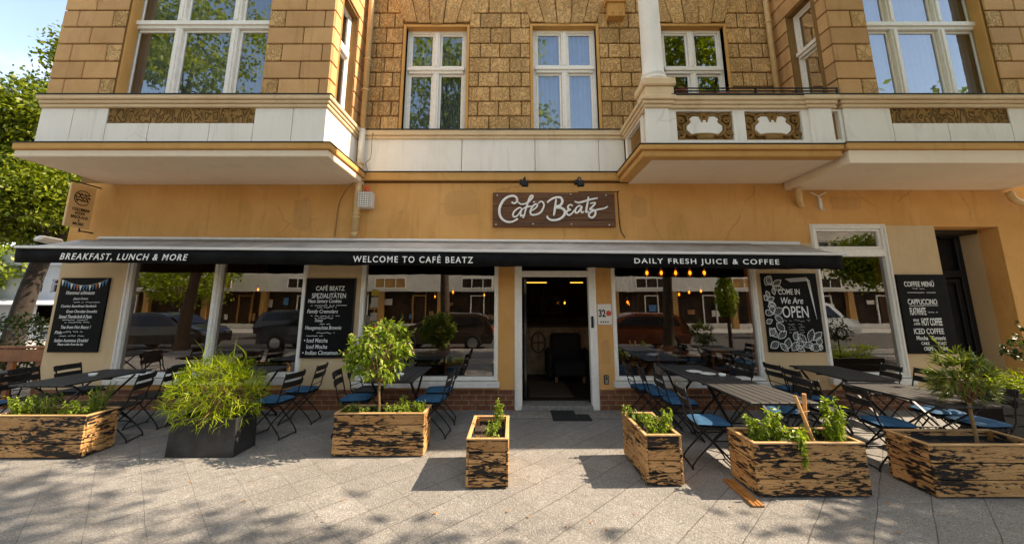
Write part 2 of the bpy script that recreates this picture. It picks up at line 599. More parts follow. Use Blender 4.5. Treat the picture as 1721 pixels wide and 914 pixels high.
def paving_mat():
    t = NT('diagonal_granite_slabs')
    p = t.coords()
    v = t.coords(rot=(0, 0, math.radians(45)))
    wn = t.new('ShaderNodeTexNoise')
    wn.inputs['Scale'].default_value = 2.4
    wn.inputs['Detail'].default_value = 4
    t.link(v, wn.inputs['Vector'])
    sub = t.new('ShaderNodeVectorMath', operation='MULTIPLY_ADD')
    sub.inputs[1].default_value = (0.03, 0.03, 0.0)
    t.link(wn.outputs['Color'], sub.inputs[0])
    t.link(v, sub.inputs[2])
    sp_ = t.new('ShaderNodeSeparateXYZ')
    t.link(sub.outputs[0], sp_.inputs[0])

    def m(op, a, b=None):
        n = t.new('ShaderNodeMath', operation=op)
        for k, q in enumerate((a, b)):
            if q is None:
                continue
            if isinstance(q, (int, float)):
                n.inputs[k].default_value = q
            else:
                t.link(q, n.inputs[k])
        return n.outputs[0]

    P = 0.35
    lines, cells = [], []
    for ax, wid in ((0, 0.0062), (1, 0.0038)):
        q = m('DIVIDE', sp_.outputs[ax], P)
        cells.append(m('FLOOR', q))
        f = m('FRACT', q)
        d = m('MULTIPLY', m('MINIMUM', f, m('SUBTRACT', 1.0, f)), P)
        lines.append(m('SUBTRACT', 1.0, m('MINIMUM', m('DIVIDE', d, wid), 1.0)))
    cmb = t.new('ShaderNodeCombineXYZ')
    t.link(cells[0], cmb.inputs[0])
    t.link(cells[1], cmb.inputs[1])
    wh = t.new('ShaderNodeTexWhiteNoise')
    t.link(cmb.outputs[0], wh.inputs['Vector'])
    col = t.ramp(wh.outputs['Value'], [(0.0, (0.215, 0.208, 0.20)), (0.6, (0.242, 0.235, 0.226)), (0.93, (0.258, 0.249, 0.237)), (1.0, (0.325, 0.315, 0.30))])
    big = t.noise(p, 0.8, 7, 0.68, 0.5)
    col = t.mix(t.ramp(big, [(0.42, 0.0), (0.72, 0.7)]), col, (0.135, 0.125, 0.112))
    mid = t.noise(p, 9, 5, 0.7, 0.6)
    col = t.mix(t.ramp(mid, [(0.40, 0.5), (0.52, 0.0)]), col, (0.19, 0.177, 0.16))
    col = t.mix(t.ramp(mid, [(0.58, 0.0), (0.75, 0.5)]), col, (0.37, 0.35, 0.32))
    # worm-like tool marks
    w = t.noise(p, 13, 1.5, 0.5, 2.2)
    pp = m('PINGPONG', m('MULTIPLY', w, 5.0), 0.5)
    col = t.mix(t.ramp(pp, [(0.05, 0.42), (0.2, 0.0)]), col, (0.14, 0.13, 0.115))
    sp = t.noise(p, 60, 4, 0.75)
    col = t.mix(t.ramp(sp, [(0.38, 0.6), (0.5, 0.0)]), col, (0.13, 0.12, 0.105))
    col = t.mix(t.ramp(sp, [(0.53, 0.0), (0.68, 0.6)]), col, (0.48, 0.46, 0.435))
    gum = t.ramp(t.noise(p, 7.3, 2, 0.4), [(0.735, 0.0), (0.755, 0.65)])
    col = t.mix(gum, col, (0.09, 0.083, 0.075))
    ja = t.mix(1.0, lines[0], m('MULTIPLY', lines[1], 0.75), 'LIGHTEN')
    jn = t.mix(t.ramp(t.noise(p, 3.0, 4), [(0.3, 0.6), (0.55, 1.0)]), (0.0, 0.0, 0.0), ja)
    col = t.mix(jn, col, (0.035, 0.03, 0.025))
    n1 = t.bump(pp, 0.8, 0.010)
    n2 = t.bump(ja, -1.0, 0.010, n1)
    n3 = t.bump(mid, 0.35, 0.012, n2)
    n4 = t.bump(sp, 0.3, 0.003, n3)
    return t.set(col, 0.85, n4, spec=0.3)


M['paving'] = paving_mat()


def leaf_mat(name, c1, c2, trans=0.35, rough=0.45):
    t = NT(name)
    g = t.new('ShaderNodeNewGeometry')
    col = t.ramp(g.outputs['Random Per Island'], [(0.0, c1), (1.0, c2)])
    t.set(col, rough, spec=0.35)
    tl = t.new('ShaderNodeBsdfTranslucent')
    br = t.mix(1.0, col, (1.3, 1.35, 0.55), 'MULTIPLY')
    t.link(br, tl.inputs[0])
    mx = t.new('ShaderNodeMixShader')
    mx.inputs[0].default_value = trans
    t.link(t.b.outputs[0], mx.inputs[1])
    t.link(tl.outputs[0], mx.inputs[2])
    t.link(mx.outputs[0], t.out.inputs['Surface'])
    return t.m


M['leaf_tree'] = leaf_mat('street_tree_leaf', (0.09, 0.145, 0.010), (0.30, 0.345, 0.022), 0.5)
M['leaf_dense'] = leaf_mat('dense_tree_leaf', (0.045, 0.08, 0.006), (0.21, 0.245, 0.015), 0.35)
M['leaf_dark'] = leaf_mat('dark_leaf', (0.014, 0.028, 0.008), (0.045, 0.075, 0.016), 0.25)
M['leaf_bush'] = leaf_mat('yellow_green_frond', (0.12, 0.19, 0.006), (0.36, 0.42, 0.016), 0.45)
M['leaf_std'] = leaf_mat('standard_leaf', (0.10, 0.175, 0.014), (0.30, 0.38, 0.05), 0.4)
M['leaf_ole'] = leaf_mat('narrow_leaf', (0.075, 0.11, 0.018), (0.21, 0.25, 0.045), 0.3, 0.3)
M['leaf_herb'] = leaf_mat('herb_leaf', (0.10, 0.17, 0.012), (0.32, 0.40, 0.04), 0.4)
M['leaf_herbdark'] = leaf_mat('dark_herb_leaf', (0.05, 0.10, 0.012), (0.18, 0.25, 0.03), 0.35)
M['petal'] = leaf_mat('pink_petal', (0.55, 0.34, 0.30), (0.72, 0.58, 0.52), 0.3)


def cushion_mat():
    t = NT('blue_cushion_cloth')
    v = t.coords(rand=True)
    col = t.ramp(t.noise(v, 9, 4), [(0.3, (0.010, 0.058, 0.13)), (0.7, (0.021, 0.10, 0.205))])
    return t.set(col, 0.75, t.bump(t.noise(v, 120, 2), 0.3, 0.003), spec=0.3)


M['cushion'] = cushion_mat()
M['cushiondark'] = simple('black_cushion_cloth', (0.014, 0.017, 0.022), 0.8, var=0.3)

# ------------------------------------------------------------------ world, sun, camera
SUN_EL, SUN_AZ = 41.0, 3.2       # azimuth in degrees behind the line of the facade, from +X towards +Y
w = bpy.data.worlds.new('World')
SC.world = w
w.use_nodes = True
nt = w.node_tree
bg = nt.nodes['Background']
sky = nt.nodes.new('ShaderNodeTexSky')
sky.sky_type = 'NISHITA'
sky.sun_disc = False
sky.sun_elevation = math.radians(SUN_EL)
sky.sun_rotation = math.radians(90 - SUN_AZ)
sky.air_density = 1.15
sky.dust_density = 0.3
sky.ozone_density = 1.2
tc = nt.nodes.new('ShaderNodeTexCoord')
mp = nt.nodes.new('ShaderNodeMapping')
mp.inputs['Scale'].default_value = (1.0, 1.0, 2.4)
mp.inputs['Location'].default_value = (0.35, 0.2, 0.1)
nz = nt.nodes.new('ShaderNodeTexNoise')
nz.inputs['Scale'].default_value = 1.9
nz.inputs['Detail'].default_value = 7
nz.inputs['Roughness'].default_value = 0.58
cr = nt.nodes.new('ShaderNodeValToRGB')
cr.color_ramp.elements[0].position = 0.36
cr.color_ramp.elements[1].position = 0.60
mxw = nt.nodes.new('ShaderNodeMix')
mxw.data_type = 'RGBA'
mxw.inputs[7].default_value = (9.2, 8.6, 7.6, 1)
nt.links.new(tc.outputs['Generated'], mp.inputs[0])
nt.links.new(mp.outputs[0], nz.inputs['Vector'])
nt.links.new(nz.outputs['Fac'], cr.inputs[0])
sepw = nt.nodes.new('ShaderNodeSeparateXYZ')
nt.links.new(tc.outputs['Generated'], sepw.inputs[0])
def wmath(op, a, b):
    n_ = nt.nodes.new('ShaderNodeMath')
    n_.operation = op
    for k_, q_ in enumerate((a, b)):
        if isinstance(q_, (int, float)):
            n_.inputs[k_].default_value = q_
        else:
            nt.links.new(q_, n_.inputs[k_])
    return n_.outputs[0]


def wrange(v, a, b):
    n_ = nt.nodes.new('ShaderNodeMapRange')
    n_.interpolation_type = 'SMOOTHSTEP'
    n_.inputs['From Min'].default_value = a
    n_.inputs['From Max'].default_value = b
    nt.links.new(v, n_.inputs['Value'])
    return n_.outputs[0]


# unseen cloud added overhead and to the sun's side as facade fill, blue sky over the street and at the left
high = wrange(sepw.outputs[2], 0.70, 0.86)
side = wmath('MULTIPLY', wrange(sepw.outputs[1], -0.25, 0.2), wrange(sepw.outputs[0], -0.75, -0.2))
cover = wmath('MAXIMUM', high, side)
fill_cloud = wmath('MULTIPLY', cr.outputs[0], cover)
small = wmath('MULTIPLY', wrange(nz.outputs['Fac'], 0.56, 0.74), 0.45)
cloud = wmath('MAXIMUM', fill_cloud, wmath('MULTIPLY', small, wmath('MULTIPLY', wrange(sepw.outputs[1], -0.2, 0.3), wrange(sepw.outputs[0], -0.95, -0.5))))
nt.links.new(cloud, mxw.inputs[0])

nt.links.new(sky.outputs[0], mxw.inputs[6])
nt.links.new(mxw.outputs[2], bg.inputs[0])
bg.inputs[1].default_value = 0.15

sl = bpy.data.lights.new('sun', 'SUN')
sl.energy = 4.9
sl.angle = math.radians(0.55)
sl.color = (1.0, 0.90, 0.75)
so = bpy.data.objects.new('sun', sl)
COL.objects.link(so)
to_sun = Vector((math.cos(math.radians(SUN_EL)) * math.cos(math.radians(SUN_AZ)),
                 math.cos(math.radians(SUN_EL)) * math.sin(math.radians(SUN_AZ)),
                 math.sin(math.radians(SUN_EL))))
so.rotation_euler = to_sun.to_track_quat('Z', 'Y').to_euler()

cam = bpy.data.cameras.new('camera')
co = bpy.data.objects.new('camera', cam)
COL.objects.link(co)
cam.sensor_width = 36
cam.lens = 640 / 1721 * 36
cam.shift_y = (395.6 - 457) / 1721
cam.shift_x = -1.5 / 1721
cam.clip_end = 2000
cam.clip_start = 0.05
co.location = (0, 0, 1.8)
co.rotation_euler = (math.radians(90 + 9.957), 0, 0)
SC.camera = co
SC.view_settings.view_transform = 'Standard'
SC.view_settings.look = 'None'
SC.view_settings.gamma = 1.0
SC.view_settings.exposure = 1.38
SC.view_settings.use_white_balance = True
SC.view_settings.white_balance_temperature = 7600
SC.view_settings.white_balance_tint = 14
SC.cycles.max_bounces = 9
SC.cycles.transparent_max_bounces = 16


# ------------------------------------------------------------------ lettering
def text_mesh(s, shear=0.0, bold=0.0, spacing=1.0):
    c = bpy.data.curves.new('t', 'FONT')
    c.body = s
    c.size = 1.0
    c.shear = shear
    c.offset = bold
    c.space_character = spacing
    c.resolution_u = 3
    o = bpy.data.objects.new('t', c)
    COL.objects.link(o)
    dg = bpy.context.evaluated_depsgraph_get()
    me = bpy.data.meshes.new_from_object(o.evaluated_get(dg))
    vs = [tuple(v.co) for v in me.vertices]
    fs = [tuple(p.vertices) for p in me.polygons]
    bpy.data.objects.remove(o)
    bpy.data.curves.remove(c)
    bpy.data.meshes.remove(me)
    return vs, fs


def put_text(mb, s, x0, x1, zc, h, y, shear=0.0, bold=0.01, spacing=1.0, th=0.003, dz=0.0, fit=True, plane='x', lean=None):
    """writes s between x0 and x1 centred on height zc, cap height about h"""
    vs, fs = text_mesh(s, shear, bold, spacing)
    if not vs:
        return
    xs = [v[0] for v in vs]
    zs = [v[1] for v in vs]
    a, b, c, d = min(xs), max(xs), min(zs), max(zs)
    kz = h / max(d - c, 1e-6)
    kx = (x1 - x0) / (b - a) if fit else kz
    n = len(vs)
    out = []
    for yy in (y, y + th):
        for (px, pz, _) in vs:
            t = (px - a) * kx
            X = x0 + t
            Z = zc + (pz - (c + d) / 2) * kz + dz * (t / max(x1 - x0, 1e-6))
            out.append((X, yy, Z) if plane == 'x' else (yy, X, Z))
    faces = [tuple(f) for f in fs] + [tuple(i + n for i in reversed(f)) for f in fs]
    # rim between front and back outlines
    from collections import Counter
    ec = Counter()
    for f in fs:
        for i in range(len(f)):
            ec[(f[i], f[(i + 1) % len(f)])] += 1
    for (i, j) in list(ec):
        if (j, i) not in ec:
            faces.append((j, i, i + n, j + n))
    mb.add(out, faces)


def scrawl(mb, x0, x1, z, h, y, r=0.0045, seed=0):
    """a line of illegible handwriting"""
    rr = random.Random(seed)
    pts = []
    x = x0
    while x < x1:
        pts.append((x, y, z + rr.uniform(-0.5, 0.5) * h))
        x += rr.uniform(0.010, 0.022)
        if rr.random() < 0.14 and len(pts) > 2:
            mb.tube(pts, r, 4)
            pts = []
            x += 0.02
    if len(pts) > 1:
        mb.tube(pts, r, 4)


# ------------------------------------------------------------------ ground
def sheet(name, x0, x1, y0, y1, z, mat):
    ob = MB().add([(x0, y0, z), (x1, y0, z), (x1, y1, z), (x0, y1, z)], [(0, 1, 2, 3)]).build(name, mat)
    ob['kind'] = 'structure'
    return ob


sheet('ground', -400, 400, -400, 400, -0.14, M['asphalt'])
pv = MB()
pv.box(-13.5, 60, -1.45, 40, -0.135, 0.0)
p_ = pv.build('pavement', M['paving'])
p_['kind'] = 'structure'
kb = MB()
for i in range(-14, 60):
    kb.box(i + 0.004, i + 0.996, -1.62, -1.453, -0.135, 0.004)
k_ = kb.build('kerb', M['kerb'], bevel=0.012)
k_['kind'] = 'structure'
ob = MB().box(-60, 60, -18, -9.6, -0.135, 0.0).build('far_pavement', M['kerb'])
ob['kind'] = 'structure'
ob = MB().box(-60, 60, -9.75, -9.604, -0.135, 0.006).build('far_kerb', M['kerb'], bevel=0.01)
ob['kind'] = 'structure'
ob = MB().box(-60, -20, 8, 60, -0.137, -0.05).build('side_path', M['kerb'])
ob['kind'] = 'structure'

# ------------------------------------------------------------------ the cafe building
B = thing('apartment_house', 'ochre stone apartment house with bay windows above the ground floor cafe', 'building', (0, D, 0), world=True)
XL, XR, TOP = -8.16, 14.0, 10.8  # roof line is out of view, its height shaped for the sunlight
W1 = (-6.94, -3.68, 0.42, 2.88)
W2 = (-2.72, -0.26, 0.37, 2.88)
W3 = (1.76, 4.36, 0.37, 2.88)
W4 = (5.46, 6.84, 0.42, 3.22)
DR = (0.03, 1.48, 0.0, 2.62)
PS = (7.74, 8.93, 0.0, 3.17)
holes = [W1, W2, W3, W4, DR, PS]
g = MB().wall(XL, XR, 0.33, 4.0, D, D + 0.32, holes)
g.build('ground_floor_wall', M['ochre'], B)
# painted beige piers, a skin of plaster a little proud of the wall
for (a, b, z1) in ((XL - 0.0, W1[0], 2.86), (W1[1], W2[0], 2.86), (W3[1], W4[0], 2.86), (W4[1], PS[0], 3.19)):
    MB().box(a + 0.002, b - 0.002, D - 0.012, D - 0.001, 0.332, z1).build('beige_plaster', M['beige'], B, bevel=0.003)
rr = random.Random(41)
for (cx, cz, w_, h_) in ((-0.95, 3.62, 0.34, 0.26), (2.35, 3.55, 0.16, 0.22), (-3.9, 3.4, 0.18, 0.34), (6.2, 3.62, 0.30, 0.14), (1.62, 0.95, 0.09, 0.22)):
    pts = []
    for k in range(18):
        a = 2 * PI * k / 18
        q_ = 1 / max(abs(math.cos(a)), abs(math.sin(a))) ** 0.8
        r_ = q_ * rr.uniform(0.82, 1.0)
        pts.append((cx + w_ * r_ * math.cos(a), cz + h_ * r_ * math.sin(a)))
    MB().prism(pts, D - 0.004, D - 0.0005).build('plaster_patch', M['patch'], B)
pl = MB().wall(XL, XR, 0.0, 0.33, D - 0.016, D + 0.30, [DR, PS])
pl.build('brick_plinth', M['brick'], B)
for xa in (XL, XR - 0.3):
    sw_ = MB().box(xa, xa + 0.3, D + 0.321, 12.5, 0.0, 4.0)
    sw_.box(xa, xa + 0.3, D + 0.341, 9.2, 4.0, TOP)
    sw_.build('side_wall', M['ochre'], B)
MB().box(XL + 0.301, XR - 0.301, 9.0, 9.2, 4.0, TOP).build('back_wall', M['ochre'], B)  # unseen upper back drawn in, shaped so sun reaches the left tree
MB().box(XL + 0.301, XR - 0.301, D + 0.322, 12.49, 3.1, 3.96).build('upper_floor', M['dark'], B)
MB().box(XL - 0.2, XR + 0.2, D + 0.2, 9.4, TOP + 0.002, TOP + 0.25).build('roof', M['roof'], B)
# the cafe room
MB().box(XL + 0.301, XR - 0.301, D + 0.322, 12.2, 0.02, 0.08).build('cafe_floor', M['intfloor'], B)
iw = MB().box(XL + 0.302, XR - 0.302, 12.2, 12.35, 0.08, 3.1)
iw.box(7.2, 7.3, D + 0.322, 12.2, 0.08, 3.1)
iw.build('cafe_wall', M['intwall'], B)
cw = MB()
for i in range(46):                                   # corrugated sheet behind the counter
    cw.tube([(-1.0 + i * 0.11, 12.15, 1.35), (-1.0 + i * 0.11, 12.15, 3.05)], 0.045, 6)
cw.build('corrugated_panel', M['intwall'], B, smooth=True)
# plaster lining of the entrance passage
ps = MB()
ps.box(PS[0] - 0.3, PS[0] - 0.001, D + 0.321, 8.0, 0.0, 3.17)
ps.box(PS[1] + 0.001, PS[1] + 0.3, D + 0.321, 8.0, 0.0, 3.17)
ps.box(PS[0] - 0.3, PS[1] + 0.3, D + 0.321, 8.0, 3.171, 3.3)
ps.build('passage_lining', M['beige'], B)

# upper wall between the bays
UW = [(-2.16, -0.93, 5.05, 7.30), (0.40, 1.68, 5.05, 7.32), (3.0, 4.27, 5.05, 7.32)]
MB().wall(XL, XR, 4.0, TOP, D + 0.03, D + 0.34, UW + [(-6.6, -3.9, 4.9, 7.6), (5.7, 8.1, 4.9, 7.6)]).build('upper_wall', M['stonedark'], B)


def stones_row(mb, a, b, z0, z1, y0, y1, cuts):
    xs = [a] + [c for c in cuts if a + 0.05 < c < b - 0.05] + [b]
    for i in range(len(xs) - 1):
        mb.box(xs[i] + 0.010, xs[i + 1] - 0.010, y0, y1, z0 + 0.010, z1 - 0.010)


rz = [5.06, 5.36, 5.67, 5.98, 6.29, 6.61, 6.93, 7.28, 7.62, 7.95, 8.27, 8.6]
vm = MB()
rr = random.Random(3)
piers = [(-2.9, -2.22), (-0.88, 0.35), (1.73, 2.95), (4.32, 5.24)]
for i in range(len(rz) - 1):
    for (a, b) in piers:
        n = max(1, round((b - a) / 0.42))
        st = (b - a) / n
        cuts = [a + st * (k + 0.5 * (i % 2) + rr.uniform(-0.06, 0.06)) for k in range(0 if i % 2 else 1, n)]
        if i in (7,):
            a2, b2 = a, b
        stones_row(vm, a, b, rz[i], rz[i + 1], D, D + 0.029, cuts)
for (a, b, z0, z1) in UW:                              # flat arch of wedge stones
    cx = (a + b) / 2
    n = 5
    for k in range(n):
        t0, t1 = -1 + 2 * k / n, -1 + 2 * (k + 1) / n
        h0 = 7.36 + 0.06 * abs((t0 + t1) / 2)
        vm.prism([(cx + t0 * 0.66 + 0.007, h0), (cx + t1 * 0.66 - 0.007, h0), (cx + t1 * 0.88 - 0.007, 7.94), (cx + t0 * 0.88 + 0.007, 7.94)],
                 D - (0.03 if k == 2 else 0.012), D + 0.028)
    for z in (7.95, 8.27):
        stones_row(vm, a - 0.06, b + 0.06, z, z + 0.32, D, D + 0.028, [cx - 0.3, cx + 0.3])
vm.build('rusticated_stone', M['verm'], B, bevel=0.014)
for (a, b, z0, z1) in UW:                              # plain moulding round each window
    MB().frame(a - 0.055, b + 0.055, z0, z1 + 0.05, D - 0.006, D + 0.2, 0.055, 0).build('window_moulding', M['cornice'], B, bevel=0.006)
# console beside the column
cs = MB().box(1.90, 2.24, D - 0.16, D - 0.001, 7.42, 7.72)
cs.box(1.86, 2.28, D - 0.2, D - 0.001, 7.722, 7.86)
for s in (-1, 1):
    cs.tube([(2.07 + s * 0.08, D - 0.165, 7.47), (2.07 + s * 0.08, D - 0.165, 7.66)], 0.022, 8)
cs.build('console', M['cornice'], B, bevel=0.012)

# white band under the first floor windows
bd = MB()
for (a, b) in ((-2.955, -0.975), (-0.965, 0.415), (0.425, 1.625), (1.635, 2.12)):
    bd.box(a, b, D - 0.03, D + 0.02, 4.212, 4.86)
bd.build('white_band', M['white'], B, bevel=0.004)
sc_ = MB().box(-2.955, 2.15, D - 0.085, D + 0.02, 4.93, 5.035)
sc_.box(-2.955, 2.15, D - 0.06, D + 0.018, 4.862, 4.928)
sc_.build('sill_course', M['cream'], B, bevel=0.01)
MB().box(-2.955, 2.15, D - 0.10, D + 0.03, 5.037, 5.05).build('sill_flashing', M['flash'], B)
MB().box(-2.955, 2.15, D - 0.07, D - 0.001, 4.04, 4.195).build('ochre_band', M['cornice'], B, bevel=0.006)
MB().box(-2.955, 2.15, D - 0.09, D - 0.001, 4.198, 4.21).build('band_flashing', M['flash'], B)


def old_window(x0, x1, z0, z1, y, mulls, tz, fw=0.07, curtain='curtaindark', axis='x', sgn=1, name='window'):
    """old timber casement; y is the outer face, going in by sgn"""
    p = MB()
    t0, t1 = (y, y + 0.08 * sgn) if sgn > 0 else (y - 0.08, y)
    p.frame(x0, x1, z0, z1, t0, t1, fw, axis=axis)
    wn_ = p.build(name, M['frame'], B, bevel=0.006)
    e = MB()
    o0, o1 = (y - 0.035, y + 0.06) if sgn > 0 else (y - 0.06, y + 0.035)
    ee = (lambda a, b, c, d, q0, q1: e.box(a, b, q0, q1, c, d)) if axis == 'x' else (lambda a, b, c, d, q0, q1: e.box(q0, q1, a, b, c, d))
    ee(x0 + fw, x1 - fw, tz - 0.075, tz + 0.075, o0, o1)
    ee(x0 + fw * 0.6, x1 - fw * 0.6, tz - 0.02, tz + 0.055, o0 - 0.03 * sgn, o0 + 0.002)
    xs = [x0 + fw] + [m for m in mulls] + [x1 - fw]
    for m in mulls:
        for (a, b) in ((z0 + fw, tz - 0.077), (tz + 0.077, z1 - fw)):
            ee(m - 0.06, m + 0.06, a, b, o0, o1)
            ee(m - 0.025, m + 0.025, a + 0.004, b - 0.004, o0 - 0.02 * sgn, o0 + 0.002)
    # casement stiles
    for i in range(len(xs) - 1):
        a = xs[i] + (0.062 if i > 0 else 0.002)
        b = xs[i + 1] - (0.062 if i < len(xs) - 2 else 0.002)
        for (c, d) in ((z0 + fw + 0.002, tz - 0.079), (tz + 0.079, z1 - fw - 0.002)):
            q0, q1 = (y + 0.012, y + 0.05) if sgn > 0 else (y - 0.05, y - 0.012)
            e.frame(a, b, c, d, q0, q1, 0.04, axis=axis)
    e.build('casement', M['frame'], wn_, bevel=0.005)
    g_ = MB()
    yy = y + 0.03 * sgn
    for i in range(len(xs) - 1):
        for (c, d) in ((z0 + fw, tz), (tz, z1 - fw)):
            q = [(xs[i], c), (xs[i + 1], c), (xs[i + 1], d), (xs[i], d)]
            g_.add([(a, yy, b) if axis == 'x' else (yy, a, b) for a, b in q], [(0, 1, 2, 3)])
    g_.build('pane', M['oldglass'], wn_)
    if curtain:
        cu = MB()
        n = int((x1 - x0) * 60)
        vs = []
        for k in range(n + 1):
            a = x0 + 0.02 + (x1 - x0 - 0.04) * k / n
            off = y + sgn * (0.15 + 0.05 * math.sin(k * 1.05) + 0.01 * math.sin(k * 0.37))
            for z in (z0 + 0.02, z1 - 0.03):
                vs.append((a, off, z) if axis == 'x' else (off, a, z))
        cu.add(vs, [(2 * k, 2 * k + 2, 2 * k + 3, 2 * k + 1) for k in range(n)])
        cu.build('curtain', M[curtain], wn_, smooth=True)
    return wn_


old_window(-2.16, -0.93, 5.05, 7.30, D + 0.13, [-1.545], 6.40, curtain='curtaindark')
old_window(0.40, 1.68, 5.05, 7.32, D + 0.13, [1.04], 6.42, curtain='curtain')
old_window(3.0, 4.27, 5.05, 7.32, D + 0.13, [3.63], 6.40, curtain=None)

# ---- bays
def bay(x0, x1, wx0, wx1, strip, joints, cz, lcuts, rcuts, side_win, kl=1.0):
    """projecting bay: wall, stone facing, band, cornices; cz is the soffit height"""
    b = MB()
    zt = TOP
    b.wall(x0 + 0.03, x1 - 0.03, 4.19, zt, BF + 0.03, BF + 0.33, [(wx0, wx1, 5.05, 7.55)])
    lh = [side_win] if side_win and side_win[4] == 'l' else []
    rh = [side_win] if side_win and side_win[4] == 'r' else []
    b.wall(BF + 0.331, D + 0.029, 4.19, zt, x0 + 0.03, x0 + 0.3, [h[:4] for h in lh], 'y')
    b.wall(BF + 0.331, D + 0.029, 4.19, zt, x1 - 0.3, x1 - 0.03, [h[:4] for h in rh], 'y')
    b.box(x0 + 0.301, x1 - 0.301, BF + 0.331, D + 0.028, cz + 0.2, cz + 0.5)
    b.box(x0 + 0.03, x1 - 0.03, BF + 0.03, D + 0.028, zt + 0.001, zt + 0.2)
    bo = b.build('bay', M['stonedark'], B)
    st, ve = MB(), MB()
    rows = [5.045 + 0.312 * k for k in range(14)]
    for i in range(len(rows) - 1):
        z0, z1 = rows[i], rows[i + 1]
        if z0 > 7.4:
            xs = [x0] + [x0 + (x1 - x0) * q / 6 + (0.2 if i % 2 else 0) for q in range(1, 6)] + [x1]
            for k in range(len(xs) - 1):
                st.box(xs[k] + 0.007, xs[k + 1] - 0.007, BF, BF + 0.029, z0 + 0.007, z1 - 0.007)
        else:
            for (a, e, cuts) in ((x0, wx0, lcuts), (wx1, x1, rcuts)):
                cc = cuts[i % 2]
                xs = [a] + list(cc) + [e]
                for k in range(len(xs) - 1):
                    small = (xs[k + 1] - xs[k] < 0.30) and i % 2 == 0 and (abs(xs[k + 1] - wx0) < 0.01 or abs(xs[k] - wx1) < 0.01)
                    (ve if small else st).box(xs[k] + 0.006, xs[k + 1] - 0.006, BF, BF + 0.029, z0 + 0.008, z1 - 0.008)
            # returns into the window opening are plain
        for (side, xa, xb) in (('l', x0, x0 + 0.029), ('r', x1 - 0.029, x1)):
            segs = [(BF + 0.035, D - 0.004)]
            if side_win and side_win[4] == side and z0 < side_win[3]:
                segs = [(BF + 0.035, side_win[0] - 0.01), (side_win[1] + 0.01, D - 0.004)]
            for (ya, yb) in segs:
                st.box(xa, xb, ya, yb, z0 + 0.008, z1 - 0.008)
    ns = len(st.f)
    st.add(ve.v, ve.f)
    so_ = st.build('stone_facing', M['stone'], bo, bevel=0.012)
    so_.data.materials.append(M['verm'])
    for k in range(ns, len(st.f)):
        so_.data.polygons[k].material_index = 1
    # white band
    wb = MB()
    js = [x0] + joints + [x1]
    for k in range(len(js) - 1):
        a, e = js[k], js[k + 1]
        top = 4.585 if strip[0] - 0.02 <= a and e <= strip[1] + 0.02 else 4.84
        wb.box(a + (0.005 if k else 0), e - (0.005 if k < len(js) - 2 else 0), BF + 0.0, BF + 0.028, 4.192, top)
    for (xa, xb) in ((x0, x0 + 0.028), (x1 - 0.028, x1)):
        wb.box(xa, xb, BF + 0.03, D - 0.032, 4.192, 4.84)
    wb.build('white_band', M['white'], bo, bevel=0.005)
    MB().box(strip[0] + 0.004, strip[1] - 0.004, BF + 0.012, BF + 0.029, 4.59, 4.838).build('carved_strip', M['carved'], bo)
    # upper moulding (runs round the sides)
    um = MB()
    for (pr, za, zb) in ((0.035, 4.842, 4.90), (0.06, 4.902, 4.955), (0.09, 4.957, 5.03)):
        um.box(x0 - pr * kl, x1 + pr, BF - pr, BF + 0.028, za, zb)
        um.box(x0 - pr * kl, x0 + 0.028, BF + 0.0285, D - 0.09, za, zb)
        um.box(x1 - 0.028, x1 + pr, BF + 0.0285, D - 0.09, za, zb)
    um.build('upper_moulding', M['cream'], bo, bevel=0.012)
    MB().box(x0 - 0.10 * kl, x1 + 0.10, BF - 0.10, BF + 0.027, 5.032, 5.043).build('moulding_flashing', M['flash'], bo)
    # lower cornice
    for (pr, za, zb, mt_) in ((0.20, 4.075, 4.178, 'cornice'), (0.165, cz + 0.0, 4.073, 'soffit')):
        lc = MB()
        lc.box(x0 - pr * kl, x1 + pr, BF - pr, BF + 0.05, za, zb)
        lc.box(x0 - pr * kl, x0 + 0.05, BF + 0.0505, D - 0.002, za, zb)
        lc.box(x1 - 0.05, x1 + pr, BF + 0.0505, D - 0.002, za, zb)
        lc.build('lower_cornice', M[mt_], bo, bevel=0.012)
    fl = MB().box(x0 - 0.21 * kl, x1 + 0.21, BF - 0.21, BF - 0.001, 4.180, 4.190)
    fl.box(x0 - 0.21 * kl, x0 - 0.001, BF, D - 0.003, 4.180, 4.190)
    fl.box(x1 + 0.001, x1 + 0.21, BF, D - 0.003, 4.180, 4.190)
    fl.build('cornice_flashing', M['flash'], bo)
    MB().box(x0 + 0.051, x1 - 0.051, BF + 0.051, D - 0.002, cz + 0.006, cz + 0.08).build('soffit', M['soffit'], bo)
    return bo


bay(-7.50, -2.96, -6.43, -4.05, (-6.43, -4.1), [-6.98, -6.43, -5.75, -4.79, -4.1, -3.49], 3.965,
    ([-7.24, -6.66], [-6.98]), ([-3.79, -3.13], [-3.46]), (5.86, 6.52, 5.06, 7.2, 'r'), 0.3)
bay(5.25, 9.02, 5.89, 7.89, (6.0, 7.87), [6.0, 6.87, 7.87], 3.86,
    ([5.63], []), ([8.14, 8.6], [8.4]), (5.86, 6.52, 5.06, 7.2, 'l'))
old_window(-6.52, -3.97, 5.04, 7.56, BF + 0.20, [-5.69, -4.73], 6.47, 0.085, 'curtaindark')
old_window(5.80, 7.98, 5.04, 7.56, BF + 0.20, [6.49, 7.30], 6.45, 0.085, 'curtain')
old_window(5.86, 6.52, 5.05, 7.2, -2.99 - 0.12, [], 6.35, 0.06, 'curtaindark', 'y', -1)
old_window(5.86, 6.52, 5.05, 7.2, 5.28 + 0.12, [], 6.35, 0.06, 'curtaindark', 'y', 1)
